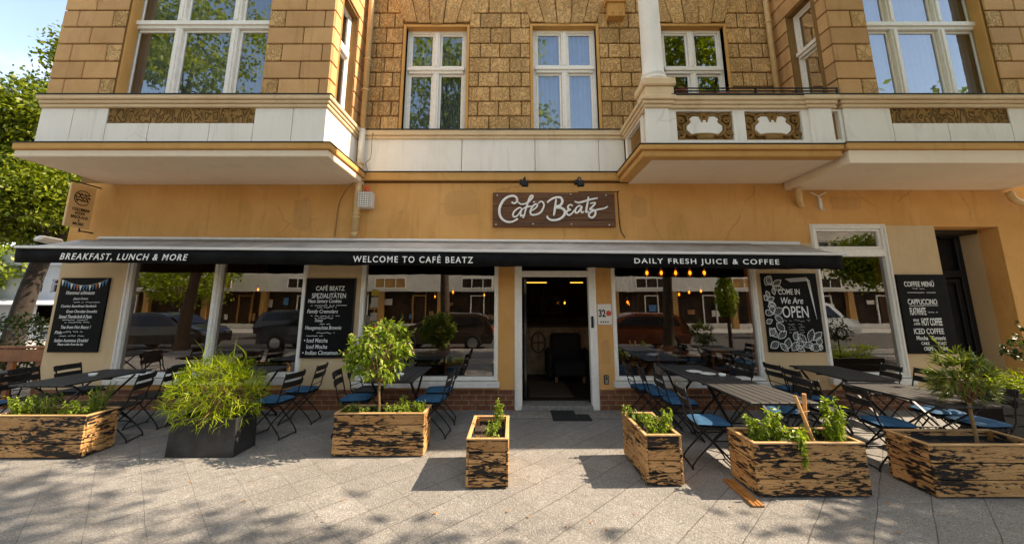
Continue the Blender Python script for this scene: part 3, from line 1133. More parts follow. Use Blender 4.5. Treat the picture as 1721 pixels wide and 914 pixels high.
for (a, b) in ((-6.43, -4.05), (5.89, 7.89)):           # reveal mouldings of the bay windows
    MB().frame(a - 0.004, b + 0.004, 5.046, 7.55, BF + 0.04, BF + 0.195, 0.03, 0).build('window_reveal', M['cornice'], B, bevel=0.004)

# ---- balcony
BA = MB()
BX0, BX1 = 2.12, 5.24
for (pr, za, zb) in ((0.19, 4.085, 4.165), (0.14, 3.985, 4.083)):
    BA.box(BX0 - pr, BX1 - 0.21, BF - pr + 0.02, BF + 0.05, za, zb)
    BA.box(BX0 - pr, BX0 + 0.05, BF + 0.0505, D - 0.1, za, zb)
bal = BA.build('balcony', M['cornice'], B, bevel=0.012)
MB().box(BX0 + 0.051, BX1 - 0.2, BF + 0.051, D - 0.002, 3.99, 4.10).build('soffit', M['soffit'], bal)
MB().box(BX0 + 0.2, BX1 - 0.05, BF + 0.21, D - 0.002, 4.101, 4.25).build('balcony_floor', M['stonedark'], bal)
fb = MB().box(BX0 - 0.2, BX1 - 0.21, BF - 0.18, BF + 0.02, 4.167, 4.178)
fb.box(BX0 - 0.2, BX0 + 0.02, BF + 0.021, D - 0.1, 4.167, 4.178)
fb.build('cornice_flashing', M['flash'], bal)
PP = MB()
PH = [(2.60, 3.50, 4.315, 4.80), (3.69, 4.59, 4.315, 4.80), (5.06, 5.19, 4.32, 4.80)]
PP.wall(BX0 + 0.03, BX1 + 0.0, 4.18, 4.83, BF + 0.02, BF + 0.19, PH)
PP.box(BX0 - 0.02, 2.47, BF - 0.02, BF + 0.019, 4.181, 4.829)
PP.box(4.69, 5.05, BF - 0.02, BF + 0.019, 4.181, 4.829)
PP.wall(BF + 0.191, D - 0.1, 4.18, 4.83, BX0, BX0 + 0.17, [(BF + 0.32, D - 0.2, 4.315, 4.80)], 'y')
PP.build('parapet', M['white'], bal, bevel=0.006)
um = MB()
for (pr, za, zb) in ((0.03, 4.832, 4.885), (0.055, 4.887, 4.945), (0.085, 4.947, 5.02)):
    um.box(BX0 - pr, BX1 - 0.1, BF - pr, BF + 0.2, za, zb)
    um.box(BX0 - pr - 0.02, 2.49 + pr, BF - pr - 0.02, BF - pr - 0.001, za, zb)
    um.box(4.67 - pr, 5.07 + pr, BF - pr - 0.02, BF - pr - 0.001, za, zb)
    um.box(BX0 - pr, BX0 + 0.2, BF + 0.201, D - 0.1, za, zb)
um.build('parapet_coping', M['cream'], bal, bevel=0.012)
MB().box(2.5, BX1 - 0.1, BF - 0.1, BF + 0.21, 5.022, 5.034).build('coping_flashing', M['flash'], bal)
for h in PH:
    MB().box(h[0] + 0.001, h[1] - 0.001, BF + 0.10, BF + 0.15, h[2] + 0.001, h[3] - 0.001).build('carved_panel', M['ornament'], bal)
MB().box(BX0 + 0.08, BX0 + 0.13, BF + 0.321, D - 0.201, 4.316, 4.799).build('carved_panel', M['ornament'], bal)


def cart_pts(cx, cz, k=1.0):
    half = [(0.0, 0.10), (0.05, 0.10), (0.07, 0.155), (0.17, 0.165), (0.235, 0.12), (0.21, 0.06), (0.285, 0.0), (0.285, -0.075), (0.21, -0.15), (0.12, -0.13), (0.0, -0.125)]
    p = half + [(-x, z) for x, z in reversed(half[1:-1])]
    return [(cx + x * k, cz + z * k) for x, z in p]


for (h0, h1, _, _) in PH[:2]:
    cx, cz = (h0 + h1) / 2, 4.565
    MB().prism(cart_pts(cx, cz), BF + 0.045, BF + 0.099).build('cartouche', M['white'], bal, bevel=0.01)
    oc = MB()
    ring = [(x, BF + 0.06, z) for x, z in cart_pts(cx, cz, 1.14)]
    oc.tube(ring + ring[:1], 0.024, 6)
    for s in (-1, 1):
        for (ox, oz, r0) in ((0.38, -0.15, 0.07), (0.37, 0.10, 0.06), (0.14, 0.175, 0.045), (0.10, -0.19, 0.04)):
            sp = []
            for q in range(16):
                a = q * 0.62
                r = r0 * (1 - q / 20)
                sp.append((cx + s * (ox + r * math.cos(a)), BF + 0.065, cz + oz + r * math.sin(a)))
            oc.tube(sp, 0.016, 6)
        oc.tube(smooth_path([(cx + s * 0.25, BF + 0.07, cz + 0.17), (cx + s * 0.33, BF + 0.06, cz + 0.20), (cx + s * 0.43, BF + 0.07, cz + 0.19), (cx + s * 0.42, BF + 0.07, cz + 0.02), (cx + s * 0.36, BF + 0.07, cz - 0.05)], 4), 0.022, 6)
        oc.tube(smooth_path([(cx + s * 0.30, BF + 0.07, cz - 0.12), (cx + s * 0.35, BF + 0.06, cz - 0.2), (cx + s * 0.43, BF + 0.07, cz - 0.22)], 4), 0.02, 6)
        oc.tube([(cx + s * 0.04, BF + 0.055, cz + 0.21), (cx + s * 0.04, BF + 0.05, cz + 0.06)], 0.018, 6)
    oc.box(cx - 0.13, cx + 0.13, BF + 0.04, BF + 0.098, cz - 0.235, cz - 0.14)
    oc.box(cx - 0.07, cx + 0.07, BF + 0.05, BF + 0.098, cz + 0.15, cz + 0.23)
    oc.build('scrollwork', M['ornament'], bal, smooth=True)
co_ = MB()
co_.box(2.11, 2.57, BF - 0.05, BF + 0.38, 5.022, 5.20)
co_.box(2.08, 2.60, BF - 0.08, BF + 0.41, 5.202, 5.34)
co_.build('column_plinth', M['cream'], bal, bevel=0.02)
c2 = MB().lathe([(0.21, 0.0), (0.225, 0.03), (0.22, 0.06), (0.19, 0.075), (0.185, 0.10), (0.20, 0.12), (0.195, 0.15), (0.172, 0.165), (0.17, 0.5), (0.165, 1.5), (0.155, 3.4)], (2.335, BF + 0.165, 5.342), 28)
c2.build('column', M['column'], bal, smooth=True)
rl = MB()
for z in (5.09, 5.135, 5.185):
    rl.bar((2.58, BF + 0.0, z), (5.22, BF + 0.0, z), 0.022, 0.014)
    rl.bar((2.16, BF + 0.42, z), (2.16, D - 0.1, z), 0.022, 0.014)
for x in (2.6, 3.25, 3.9, 4.55, 5.2):
    rl.bar((x, BF, 5.034), (x, BF, 5.19), 0.02, 0.02, (0, 1, 0))
rl.build('railing', M['black'], bal)

# pots and box on the balcony
t = thing('flower_pot', 'round terracotta pot at the left end of the balcony railing', 'flower pot', (2.72, BF + 0.12, 5.034))
MB().lathe([(0.07, 0.0), (0.105, 0.13), (0.12, 0.131), (0.12, 0.175), (0.1, 0.176)], n=18).build('pot', M['terracotta'], t, smooth=False)
MB().lathe([(0.098, 0.15), (0.0, 0.165)], n=18).build('soil', M['soil'], t)
t = thing('window_box', 'long terracotta flower box behind the balcony railing', 'flower box', (3.35, BF + 0.12, 5.034))
MB().wall(-0.33, 0.33, 0.0, 0.115, -0.07, -0.055).wall(-0.33, 0.33, 0.0, 0.115, 0.055, 0.07).box(-0.33, -0.315, -0.055, 0.055, 0, 0.115).box(0.315, 0.33, -0.055, 0.055, 0, 0.115).box(-0.315, 0.315, -0.055, 0.055, 0.0, 0.02).build('box', M['terracotta'], t, bevel=0.006)
MB().box(-0.314, 0.314, -0.054, 0.054, 0.021, 0.1).build('soil', M['soil'], t)

# ---- shop windows
def shop_window(r, mulls=(), trans=None, fw=0.07, sill=0.10):
    x0, x1, z0, z1 = r
    f = MB()
    y0 = D + 0.035
    f.frame(x0, x1, z0 + sill, z1, y0 - 0.05, y0 + 0.08, fw)
    f.frame(x0 + 0.012, x1 - 0.012, z0 + sill + 0.012, z1 - 0.012, y0 - 0.075, y0 - 0.051, 0.03)
    for m in mulls:
        f.box(m - 0.06, m + 0.06, y0 - 0.05, y0 + 0.08, z0 + sill + fw, z1 - fw)
        f.box(m - 0.025, m + 0.025, y0 - 0.075, y0 - 0.051, z0 + sill + fw, z1 - fw)
    if trans:
        f.box(x0 + fw, x1 - fw, y0 - 0.05, y0 + 0.08, trans - 0.07, trans + 0.07)
        f.frame(x0 + fw + 0.002, x1 - fw - 0.002, trans + 0.072, z1 - fw - 0.002, y0 - 0.02, y0 + 0.05, 0.045)
    o = f.build('shop_window', M['frame'], B, bevel=0.008)
    s = MB().box(x0 - 0.03, x1 + 0.03, D - 0.10, D + 0.10, z0, z0 + sill - 0.002)
    s.build('sill', M['sill'], o, bevel=0.01)
    xs = [x0 + fw] + list(mulls) + [x1 - fw]
    p = MB()
    for i in range(len(xs) - 1):
        p.add([(xs[i], y0 + 0.02, z0 + sill + fw), (xs[i + 1], y0 + 0.02, z0 + sill + fw), (xs[i + 1], y0 + 0.02, z1 - fw), (xs[i], y0 + 0.02, z1 - fw)], [(0, 1, 2, 3)])
    p.build('pane', M['shopglass'], o)
    return o


shop_window(W1, (-5.31,), None, 0.09)
shop_window(W2, ())
shop_window(W3, (), None, 0.07)
shop_window(W4, (), 2.69, 0.085)
# cafe doorway
d = MB()
d.frame(DR[0], DR[1], 0.0, DR[3], D - 0.03, D + 0.12, 0.13, 0)
d.box(DR[0] + 0.131, DR[1] - 0.131, D - 0.02, D + 0.11, 2.25, 2.36)
for s in (DR[0] + 0.02, DR[1] - 0.05):
    d.box(s, s + 0.03, D - 0.052, D - 0.031, 0.0, DR[3] - 0.01)
do = d.build('cafe_door', M['frame'], B, bevel=0.01)
MB().add([(DR[0] + 0.13, D + 0.05, 2.36), (DR[1] - 0.13, D + 0.05, 2.36), (DR[1] - 0.13, D + 0.05, 2.49), (DR[0] + 0.13, D + 0.05, 2.49)], [(0, 1, 2, 3)]).build('fanlight', M['shopglass'], do)
MB().box(DR[0] + 0.12, DR[1] - 0.12, D - 0.06, D + 0.32, 0.0, 0.078).build('threshold', M['granite'], do, bevel=0.01)
MB().box(1.375, 1.415, D - 0.045, D - 0.031, 1.36, 1.56).box(1.385, 1.405, D - 0.06, D - 0.046, 1.42, 1.5).build('lock', M['black'], do)
MB().box(0.2, 0.26, D + 0.33, D + 1.18, 0.09, 2.24).build('door_leaf', M['darkglass'], do, bevel=0.01)

# house door in the passage
hd = MB()
Y1 = 7.5
hd.frame(PS[0] + 0.002, PS[1] - 0.002, 0.0, 3.165, Y1, Y1 + 0.14, 0.11, 0)
hd.box(PS[0] + 0.112, PS[1] - 0.112, Y1 - 0.03, Y1 + 0.14, 2.28, 2.42)
hd.box(PS[0] + 0.112, PS[1] - 0.112, Y1 + 0.08, Y1 + 0.13, 0.0, 2.28)
hd.box(PS[0] + 0.112, PS[1] - 0.112, Y1 + 0.08, Y1 + 0.13, 2.42, 3.05)
ho = hd.build('house_door', M['black'], B, bevel=0.012)
lf = MB()
for (a, b) in ((PS[0] + 0.13, 8.30), (8.32, PS[1] - 0.13)):
    lf.frame(a, b, 0.02, 2.26, Y1 + 0.03, Y1 + 0.079, 0.09)
    lf.frame(a + 0.11, b - 0.11, 0.15, 0.9, Y1 + 0.05, Y1 + 0.079, 0.03)
lf.build('door_leaf', M['black'], ho, bevel=0.008)
MB().bar((8.28, Y1 - 0.02, 0.95), (8.28, Y1 - 0.02, 1.55), 0.035, 0.035).bar((8.28, Y1 + 0.03, 1.0), (8.28, Y1 - 0.02, 1.0), 0.02, 0.02).bar((8.28, Y1 + 0.03, 1.5), (8.28, Y1 - 0.02, 1.5), 0.02, 0.02).build('handle', M['brass'], ho)
tr = MB().tube(smooth_path([(7.87, Y1 - 0.01, 2.2), (8.15, Y1 - 0.01, 2.26), (8.27, Y1 - 0.01, 2.1), (8.29, Y1 - 0.01, 1.6)], 5), 0.022, 6)
tr.build('trim', M['brass'], ho, smooth=True)

# ---- downpipes, lamp box, cables
dp = MB()
px_ = -2.845
dp.tube([(px_, D - 0.13, 3.06), (px_, D - 0.13, 4.3)], 0.058, 14)
dp.tube([(px_, D - 0.13, 5.02), (px_, D - 0.13, TOP)], 0.055, 14)
dp.tube([(px_, D - 0.13, 3.06), (px_ - 0.005, D - 0.14, 3.0), (px_ - 0.01, D - 0.2, 2.99)], 0.05, 12)
for z in (3.3, 3.36, 4.32, 5.8, 6.45):
    dp.tube([(px_, D - 0.13, z), (px_, D - 0.13, z + 0.03)], 0.073, 14)
do_ = dp.build('downpipe', M['pipe'], B, smooth=True)
MB().tube([(px_, D - 0.13, 4.3), (px_, D - 0.13, 5.02)], 0.0585, 14).build('pipe_sleeve', M['pipewhite'], do_, smooth=True)
dp = MB()
dp.tube([(5.12, D - 0.1, 5.0), (5.12, D - 0.1, TOP)], 0.05, 12)
for z in (5.5, 7.3):
    dp.tube([(5.12, D - 0.1, z), (5.12, D - 0.1, z + 0.03)], 0.065, 12)
dp.build('downpipe', M['pipe'], B, smooth=True)
dp = MB()
dp.tube(smooth_path([(5.22, D - 0.16, 3.86), (5.22, D - 0.16, 3.74), (5.26, D - 0.1, 3.64), (5.38, D + 0.02, 3.56)], 5), 0.052, 12)
dp.tube([(5.22, D - 0.16, 3.80), (5.22, D - 0.16, 3.87)], 0.07, 12)
dp.build('drain_elbow', M['pipe'], B, smooth=True)
dp = MB()
dp.tube(smooth_path([(9.12, D - 0.12, 3.80), (9.18, D - 0.12, 3.66), (9.36, D - 0.12, 3.58), (9.62, D - 0.12, 3.56), (9.74, D - 0.12, 3.44), (9.76, D - 0.12, 3.2), (9.76, D - 0.12, 0.3)], 5), 0.06, 12)
for z in (3.1, 2.0):
    dp.tube([(9.76, D - 0.12, z), (9.76, D - 0.12, z + 0.03)], 0.075, 12)
dp.build('downpipe', M['pipe'], B, smooth=True)

t = thing('alarm_siren', 'white louvred siren box beside the cream downpipe', 'siren', (-2.69, D, 3.46), world=True)
sb = MB().box(-2.82, -2.57, D - 0.2, D - 0.03, 3.49, 3.79)
sbo = sb.build('housing', M['alu'], t, bevel=0.012)
lv = MB()
for k in range(8):
    lv.box(-2.805, -2.585, D - 0.212, D - 0.201, 3.505 + k * 0.035, 3.523 + k * 0.035)
    lv.box(-2.569, -2.557, D - 0.19, D - 0.045, 3.505 + k * 0.035, 3.523 + k * 0.035)
for k in range(6):
    lv.box(-2.80 + k * 0.043, -2.79 + k * 0.043, D - 0.216, D - 0.2125, 3.5, 3.78)
lv.build('louvre', M['frame'], t)
MB().box(-2.815, -2.575, D - 0.2005, D - 0.199, 3.5, 3.785).build('shadow_gap', M['black'], t)
MB().lathe([(0.045, 0.0), (0.045, 0.05), (0.03, 0.06), (0.03, 0.12), (0.0, 0.13)], (-2.69, D - 0.11, 3.79), 12).build('beacon', M['red'], t, smooth=True)
MB().box(-2.75, -2.63, D - 0.03, D - 0.002, 3.55, 3.7).build('bracket', M['alu'], t)
cb = MB()
cb.tube(smooth_path([(-2.66, D - 0.1, 4.6), (-2.67, D - 0.1, 4.45), (-2.75, D - 0.1, 4.36), (-2.72, D - 0.08, 4.2), (-2.8, D - 0.14, 4.05), (-2.69, D - 0.12, 3.92)], 5), 0.007, 5)
cb.tube(smooth_path([(-2.8, D - 0.2, 4.05), (-3.0, D - 0.14, 3.9), (-3.2, D - 0.02, 3.7), (-3.24, D - 0.015, 3.5), (-3.25, D - 0.015, 3.3), (-3.26, D - 0.015, 2.98)], 5), 0.008, 5)
cb.tube(smooth_path([(-2.62, D - 0.03, 6.9), (-2.6, D - 0.02, 6.0), (-2.64, D - 0.03, 5.2), (-2.66, D - 0.1, 4.9), (-2.66, D - 0.1, 4.6)], 4), 0.007, 5)
tag(cb.build('cable', M['rope']), 'thin brown cable looping from the upper wall past the downpipe and siren', 'cable')
t = MB()
t.tube([(5.55, D - 0.02, 3.82), (5.68, D - 0.03, 3.74), (5.71, D - 0.03, 3.48), (5.75, D - 0.05, 3.47)], 0.014, 6)
t.tube([(5.68, D - 0.03, 3.74), (5.84, D - 0.02, 3.82)], 0.012, 6)
t.box(5.665, 5.715, D - 0.055, D - 0.015, 3.5, 3.7)
tag(t.build('cable_hook', M['alu']), 'white forked cable hook under the right bay soffit', 'cable hook')

# ------------------------------------------------------------------ awning
AW = thing('awning', 'long retractable awning with grey cloth and black lettered valance', 'awning', (0, D, 2.6), world=True)
ax0, ax1 = -7.80, 5.16
fy = 5.95
zb = lambda x: 2.97 + (x - ax0) / (ax1 - ax0) * (2.875 - 2.97)
zf = lambda x: 2.665 + (x - ax0) / (ax1 - ax0) * (2.55 - 2.665)


def strip_box(mb, xa, xb, y0, y1, za, zbb, n=1):
    """box whose height follows za(x), zbb(x)"""
    vs = []
    for x in (xa, xb):
        for (y, z) in ((y0, za(x)), (y1, za(x)), (y1, zbb(x)), (y0, zbb(x))):
            vs.append((x, y, z))
    mb.add(vs, [(0, 1, 2, 3), (7, 6, 5, 4), (0, 4, 5, 1), (1, 5, 6, 2), (2, 6, 7, 3), (3, 7, 4, 0)])


cs = MB()
strip_box(cs, ax0 + 0.35, ax1, D - 0.13, D - 0.02, lambda x: zb(x) - 0.06, zb)
strip_box(cs, ax0 + 0.35, ax1 - 0.9, D - 0.165, D - 0.131, lambda x: zb(x) - 0.05, lambda x: zb(x) - 0.02)
cs.build('cassette', M['alu'], AW, bevel=0.008)
cl = MB()
nx = 40
for i in range(nx + 1):
    x = ax0 + (ax1 - ax0) * i / nx
    for j in range(5):
        q = j / 4
        y = D - 0.14 + (fy - D + 0.14) * q
        z = (zb(x) - 0.065) * (1 - q) + (zf(x) + 0.0) * q - 0.02 * math.sin(PI * q) * (1 + 0.5 * math.sin(i * 0.9))
        cl.v.append((x, y, z))
for i in range(nx):
    for j in range(4):
        a = i * 5 + j
        cl.f.append((a, a + 1, a + 6, a + 5))
cl.build('cloth', M['awn'], AW, smooth=True).modifiers.new('solid', 'SOLIDIFY').thickness = 0.004
fbm = MB()
strip_box(fbm, ax0 - 0.02, ax1 + 0.06, fy - 0.05, fy - 0.001, lambda x: zf(x) - 0.03, lambda x: zf(x) + 0.012)
fbm.build('front_bar', M['alu'], AW, bevel=0.008)
va = MB()
n = 120
for i in range(n + 1):
    x = ax0 + (ax1 - ax0) * i / n
    yw = fy - 0.03 + 0.006 * math.sin(i * 0.8) + 0.004 * math.sin(i * 2.1)
    yb = fy - 0.022 + 0.018 * math.sin(i * 0.8 + 0.4) + 0.01 * math.sin(i * 0.23)
    va.v += [(x, yw, zf(x) - 0.03), (x, yb, zf(x) - 0.25 - 0.004 * math.sin(i * 1.7) - 0.006 * math.sin(i * 0.31))]
for i in range(n):
    va.f.append((2 * i, 2 * i + 1, 2 * i + 3, 2 * i + 2))
vo = va.build('valance', M['awnblack'], AW, smooth=True)
vo.modifiers.new('solid', 'SOLIDIFY').thickness = 0.003
for (s, a, b) in (('BREAKFAST, LUNCH & MORE', -7.06, -5.07), ('WELCOME TO CAFÉ BEATZ', -2.49, -0.62), ('DAILY FRESH JUICE & COFFEE', 1.89, 4.14)):
    zc = zf((a + b) / 2) - 0.145
    hh = 0.125 if s[0] == 'W' else (0.118 if s[0] == 'B' else 0.105)
    lt = MB()
    put_text(lt, s, a, b, zc + (0.012 if s[0] == 'W' else (-0.006 if s[0] == 'B' else 0)), hh, fy - 0.047, shear=0.22 if s[0] == 'B' else 0.0, bold=0.012, spacing=1.25, th=0.004, dz=-(b - a) * 0.0088)
    lt.build('lettering', M['letter'], vo)
ar = MB()
for x in (-6.9, -3.2, 0.4, 4.3):
    ar.bar((x, D - 0.05, zb(x) - 0.12), (x + 0.5, fy + 0.35, zf(x) + 0.02), 0.05, 0.035)
    ar.bar((x + 0.5, fy + 0.35, zf(x) + 0.02), (x + 0.15, fy + 0.02, zf(x) - 0.02), 0.045, 0.03)
ar.build('folding_arm', M['alu'], AW)
AW2 = MB()
AW2.prism_x([(D - 0.02, 2.93), (D - 0.35, 2.95), (D - 0.42, 2.85), (D - 0.02, 2.80)], -8.30, -8.17)
tag(AW2.build('end_cap_cover', M['alu'], None, bevel=0.03), 'pale cloth wrapped bracket at the left end of the awning', 'bracket')

# ------------------------------------------------------------------ cafe name board with spotlights
t = thing('cafe_sign', 'dark brown wooden cafe name board above the door with white script', 'sign', (0.76, D, 3.15), world=True)
sb = MB()
for k in range(5):
    sb.box(-0.37, 1.88, D - 0.065, D - 0.02, 3.155 + k * 0.1302, 3.155 + (k + 1) * 0.1302 - 0.003)
sb.build('board', M['signwood'], t, bevel=0.004)


def LX(p, y):
    return (-0.37 + (p[0] - 133) / 925 * 2.25, y, 3.806 - (p[1] - 208) / 260 * 0.65)


STROKES = [
    ([(275, 285), (298, 294), (318, 275), (310, 248), (285, 238), (250, 245), (215, 270), (192, 310), (183, 345), (188, 385), (208, 415), (240, 432), (280, 432), (322, 410)], 8),
    ([(355, 338), (338, 326), (316, 337), (295, 357), (285, 382), (294, 396), (312, 391), (332, 370), (352, 338)], 5.5),
    ([(354, 332), (343, 372), (348, 390), (364, 380)], 5.5),
    ([(325, 283), (340, 298), (365, 300), (395, 290), (425, 262), (437, 240), (423, 236), (408, 262), (394, 302), (380, 348), (368, 394), (357, 402)], 6),
    ([(356, 340), (380, 325), (410, 318), (432, 316)], 5),
    ([(415, 352), (440, 341), (466, 320), (468, 302), (450, 303), (430, 325), (417, 355), (424, 378), (450, 381), (490, 366), (512, 335), (520, 305), (510, 285), (495, 281), (477, 294)], 6),
    ([(438, 287), (452, 281)], 5),
    ([(613, 262), (606, 310), (598, 360), (592, 387)], 7),
    ([(545, 290), (560, 275), (590, 257), (625, 249), (650, 255), (660, 280), (645, 308), (612, 325), (650, 330), (675, 350), (672, 380), (650, 405), (610, 420), (570, 419), (548, 405), (542, 388)], 8),
    ([(738, 315), (720, 305), (702, 317), (702, 334), (718, 343), (696, 351), (690, 371), (706, 384), (730, 370), (748, 345)], 6),
    ([(806, 322), (790, 312), (768, 325), (755, 347), (758, 366), (773, 364), (791, 345), (806, 318), (799, 350), (806, 365), (822, 355)], 6),
    ([(858, 245), (850, 290), (838, 345), (841, 362), (856, 354)], 6.5),
    ([(752, 280), (780, 290), (820, 281), (870, 266), (928, 255)], 6.5),
    ([(868, 296), (907, 290), (895, 311), (865, 340), (887, 343), (906, 357), (901, 386), (880, 402), (860, 394), (858, 375), (880, 356), (930, 341), (975, 333), (1000, 318)], 6.5),
]
lg = MB()
for i, (st, wd) in enumerate(STROKES):
    pts = [LX(p, D - 0.078 - i * 0.0006) for p in st]
    sp = smooth_path(pts, 5)
    r = wd * 0.0029
    nn = len(sp)
    rs = [r * (0.72 + 0.36 * math.sin(PI * min(1, max(0, k / (nn - 1))))) for k in range(nn)]
    lg.tube(sp, rs, 8, 0.6, 1)
lg.build('script_lettering', M['letter'], t, smooth=True)
sw = MB()
for (x, z) in ((-0.31, 3.2), (0.37, 3.21), (1.07, 3.205), (1.76, 3.19), (-0.29, 3.75), (1.07, 3.77), (1.72, 3.75)):
    sw.lathe([(0.011, 0), (0.011, 0.006)], (0, 0, 0), 8)
    k = len(sw.v) - 16
    sw.v[k:] = [(p[0] + x, D - 0.0655 - p[2], p[1] + z) for p in sw.v[k:]]
sw.build('screw', M['letter'], t)
for (x, lab) in ((0.20, 'left black spotlight above the cafe name board'), (1.20, 'right black spotlight above the cafe name board')):
    t = thing('spotlight', lab, 'spotlight', (x, D, 3.85), world=True, group='spotlights over the name board')
    a = MB()
    a.box(x - 0.05, x + 0.05, D - 0.03, D - 0.002, 3.97, 4.035)
    a.tube(smooth_path([(x, D - 0.03, 4.0), (x + 0.01, D - 0.12, 4.07), (x + 0.02, D - 0.26, 4.02), (x + 0.03, D - 0.32, 3.93)], 4), 0.012, 6)
    a.build('arm', M['black'], t)
    h = MB().box(x - 0.045, x + 0.075, D - 0.37, D - 0.28, 3.84, 3.94)
    h.box(x - 0.08, x + 0.0, D - 0.30, D - 0.2, 3.9, 3.98)
    h.build('lamp_head', M['black'], t, bevel=0.01)
cb = MB().tube(smooth_path([(1.22, D - 0.02, 3.83), (1.92, D - 0.02, 3.83), (1.95, D - 0.02, 3.78), (1.97, D - 0.02, 3.15), (2.05, D - 0.02, 2.96)], 5), 0.008, 5)
tag(cb.build('lamp_cable', M['black']), 'thin black cable running down beside the cafe name board', 'cable')

# tan blade sign on the left
t = thing('blade_sign', 'tan double sided blade sign projecting from the wall under the left bay', 'sign', (-7.72, D, 3.1), world=True)
MB().box(-7.74, -7.70, 6.40, 6.80, 3.10, 3.87).build('panel', M['blade'], t, bevel=0.006)
MB().tube([(-7.72, D, 3.9), (-7.72, 6.36, 3.9)], 0.012, 8).build('bracket', M['black'], t)
MB().tube([(-7.72, D, 3.05), (-7.72, 6.66, 3.05)], 0.012, 8).tube([(-7.72, 6.66, 3.03), (-7.72, 6.66, 3.10)], 0.012, 6).build('bracket', M['black'], t)
bl = MB()
for (s, z, h, a, b) in (('COLDBREW', 3.42, 0.055, 6.47, 6.75), ('GOODS', 3.355, 0.05, 6.52, 6.68), ('BREZLAUS', 3.285, 0.05, 6.47, 6.74), ('&', 3.225, 0.035, 6.59, 6.62), ('MORE', 3.165, 0.05, 6.52, 6.69)):
    put_text(bl, s, a, b, z, h, -7.698, bold=0.03, th=0.002, plane='y')
ring = [(-7.697, 6.60 + 0.13 * math.cos(a), 3.63 + 0.13 * math.sin(a)) for a in [k * 2 * PI / 24 for k in range(2, 22)]]
bl.tube(ring, 0.007, 5)
for k, (z, hw) in enumerate(((3.69, 0.09), (3.64, 0.12), (3.59, 0.1))):
    pts = [(-7.697, 6.60 - hw + 2 * hw * q / 9, z + 0.022 * math.sin(q * 2.4 + k)) for q in range(10)]
    bl.tube(pts, 0.010, 5)
bl.build('lettering', M['black'], t)

# house number plaque and doorbell
t = thing('number_plaque', 'cream house number plaque reading 32 beside the cafe door', 'plaque', (1.62, D, 1.41), world=True)
MB().box(1.495, 1.745, D - 0.022, D - 0.002, 1.41, 1.77).build('plate', M['plaque'], t, bevel=0.006)
q = MB()
put_text(q, '32', 1.515, 1.635, 1.61, 0.13, D - 0.026, bold=0.03)
for k in range(4):
    q.box(1.54 + k * 0.04, 1.562 + k * 0.04, D - 0.026, D - 0.0225, 1.45, 1.472)
q.build('number', M['black'], t)
q = MB().lathe([(0.048, 0.0), (0.048, 0.004)], (0, 0, 0), 20)
q.v = [(p[0] + 1.69, D - 0.0225 - p[2], p[1] + 1.61) for p in q.v]
q.build('red_dot', M['red'], t)
t = thing('door_intercom', 'small grey door intercom low on the pier right of the cafe door', 'intercom', (1.61, D, 0.42), world=True)
MB().box(1.565, 1.645, D - 0.03, D - 0.002, 0.42, 0.57).build('case', M['black'], t, bevel=0.008)
MB().box(1.578, 1.632, D - 0.036, D - 0.031, 0.432, 0.558).build('faceplate', M['rim'], t, bevel=0.004)
MB().box(1.592, 1.618, D - 0.041, D - 0.037, 0.50, 0.54).build('button', M['black'], t)

# ------------------------------------------------------------------ chalkboards
def chalkboard(x0, x1, z0, z1, label, frame):
    t = thing('chalkboard', label, 'chalkboard', ((x0 + x1) / 2, D, z0), world=True)
    MB().box(x0, x1, D - 0.045, D - 0.014, z0, z1).build('board', M['board'], t, bevel=0.003)
    if frame:
        MB().frame(x0 - 0.02, x1 + 0.02, z0 - 0.02, z1 + 0.02, D - 0.055, D - 0.013, 0.019).build('frame', M['slat'], t, bevel=0.004)
    return t


YB = D - 0.0485
t = chalkboard(-8.07, -7.2, 0.95, 2.23, 'chalk menu board with a bunting garland on the leftmost pier', False)
q = MB()
L1 = [('Hommus schmauze', -7.93, -7.42, 1.97, 0.065, True), ('Jeune Creme', -7.78, -7.52, 1.86, 0.05, True), ('', -7.76, -7.3, 1.80, 0.02, False),
      ('Country Sauerkraut Sandwich', -7.97, -7.35, 1.73, 0.06, True), ('Green Chocolate Smoothie', -7.86, -7.32, 1.645, 0.05, True),
      ('Samad Thunderbolt & Pasta', -7.97, -7.4, 1.555, 0.06, True), ('', -7.9, -7.45, 1.495, 0.02, False), ('', -7.85, -7.42, 1.455, 0.02, False),
      ('Tea from Hot Beans !', -7.9, -7.38, 1.375, 0.055, True), ('Pide', -7.99, -7.86, 1.285, 0.05, True), ('', -7.84, -7.5, 1.29, 0.05, False), ('', -7.9, -7.45, 1.225, 0.02, False),
      ('Italian hummus Dreidel', -7.97, -7.38, 1.15, 0.055, True), ('Please order from the bar', -7.9, -7.45, 1.085, 0.04, True)]
for i, (s, a, b, z, h, txt) in enumerate(L1):
    if txt:
        q2_ = MB()
        put_text(q2_, s, a, b, z, h, YB, shear=0.25, bold=0.006, th=0.002)
        q2_.build('text_line', M['white_paint'], t)
    else:
        scrawl(q, a, b, z, h * 0.7, YB, 0.004, i)
q.build('chalk_writing', M['white_paint'], t)
q = MB()
for k in range(15):
    u = (k + 0.5) / 15
    x = -8.05 + 0.83 * u
    z = 2.20 - 0.11 * math.sin(PI * u)
    q.prism([(x - 0.022, z), (x + 0.022, z), (x + 0.004, z - 0.10)], YB - 0.003, YB + 0.001) if k % 3 == 0 else None
q.build('pennant', M['white_paint'], t)
q1, q2 = MB(), MB()
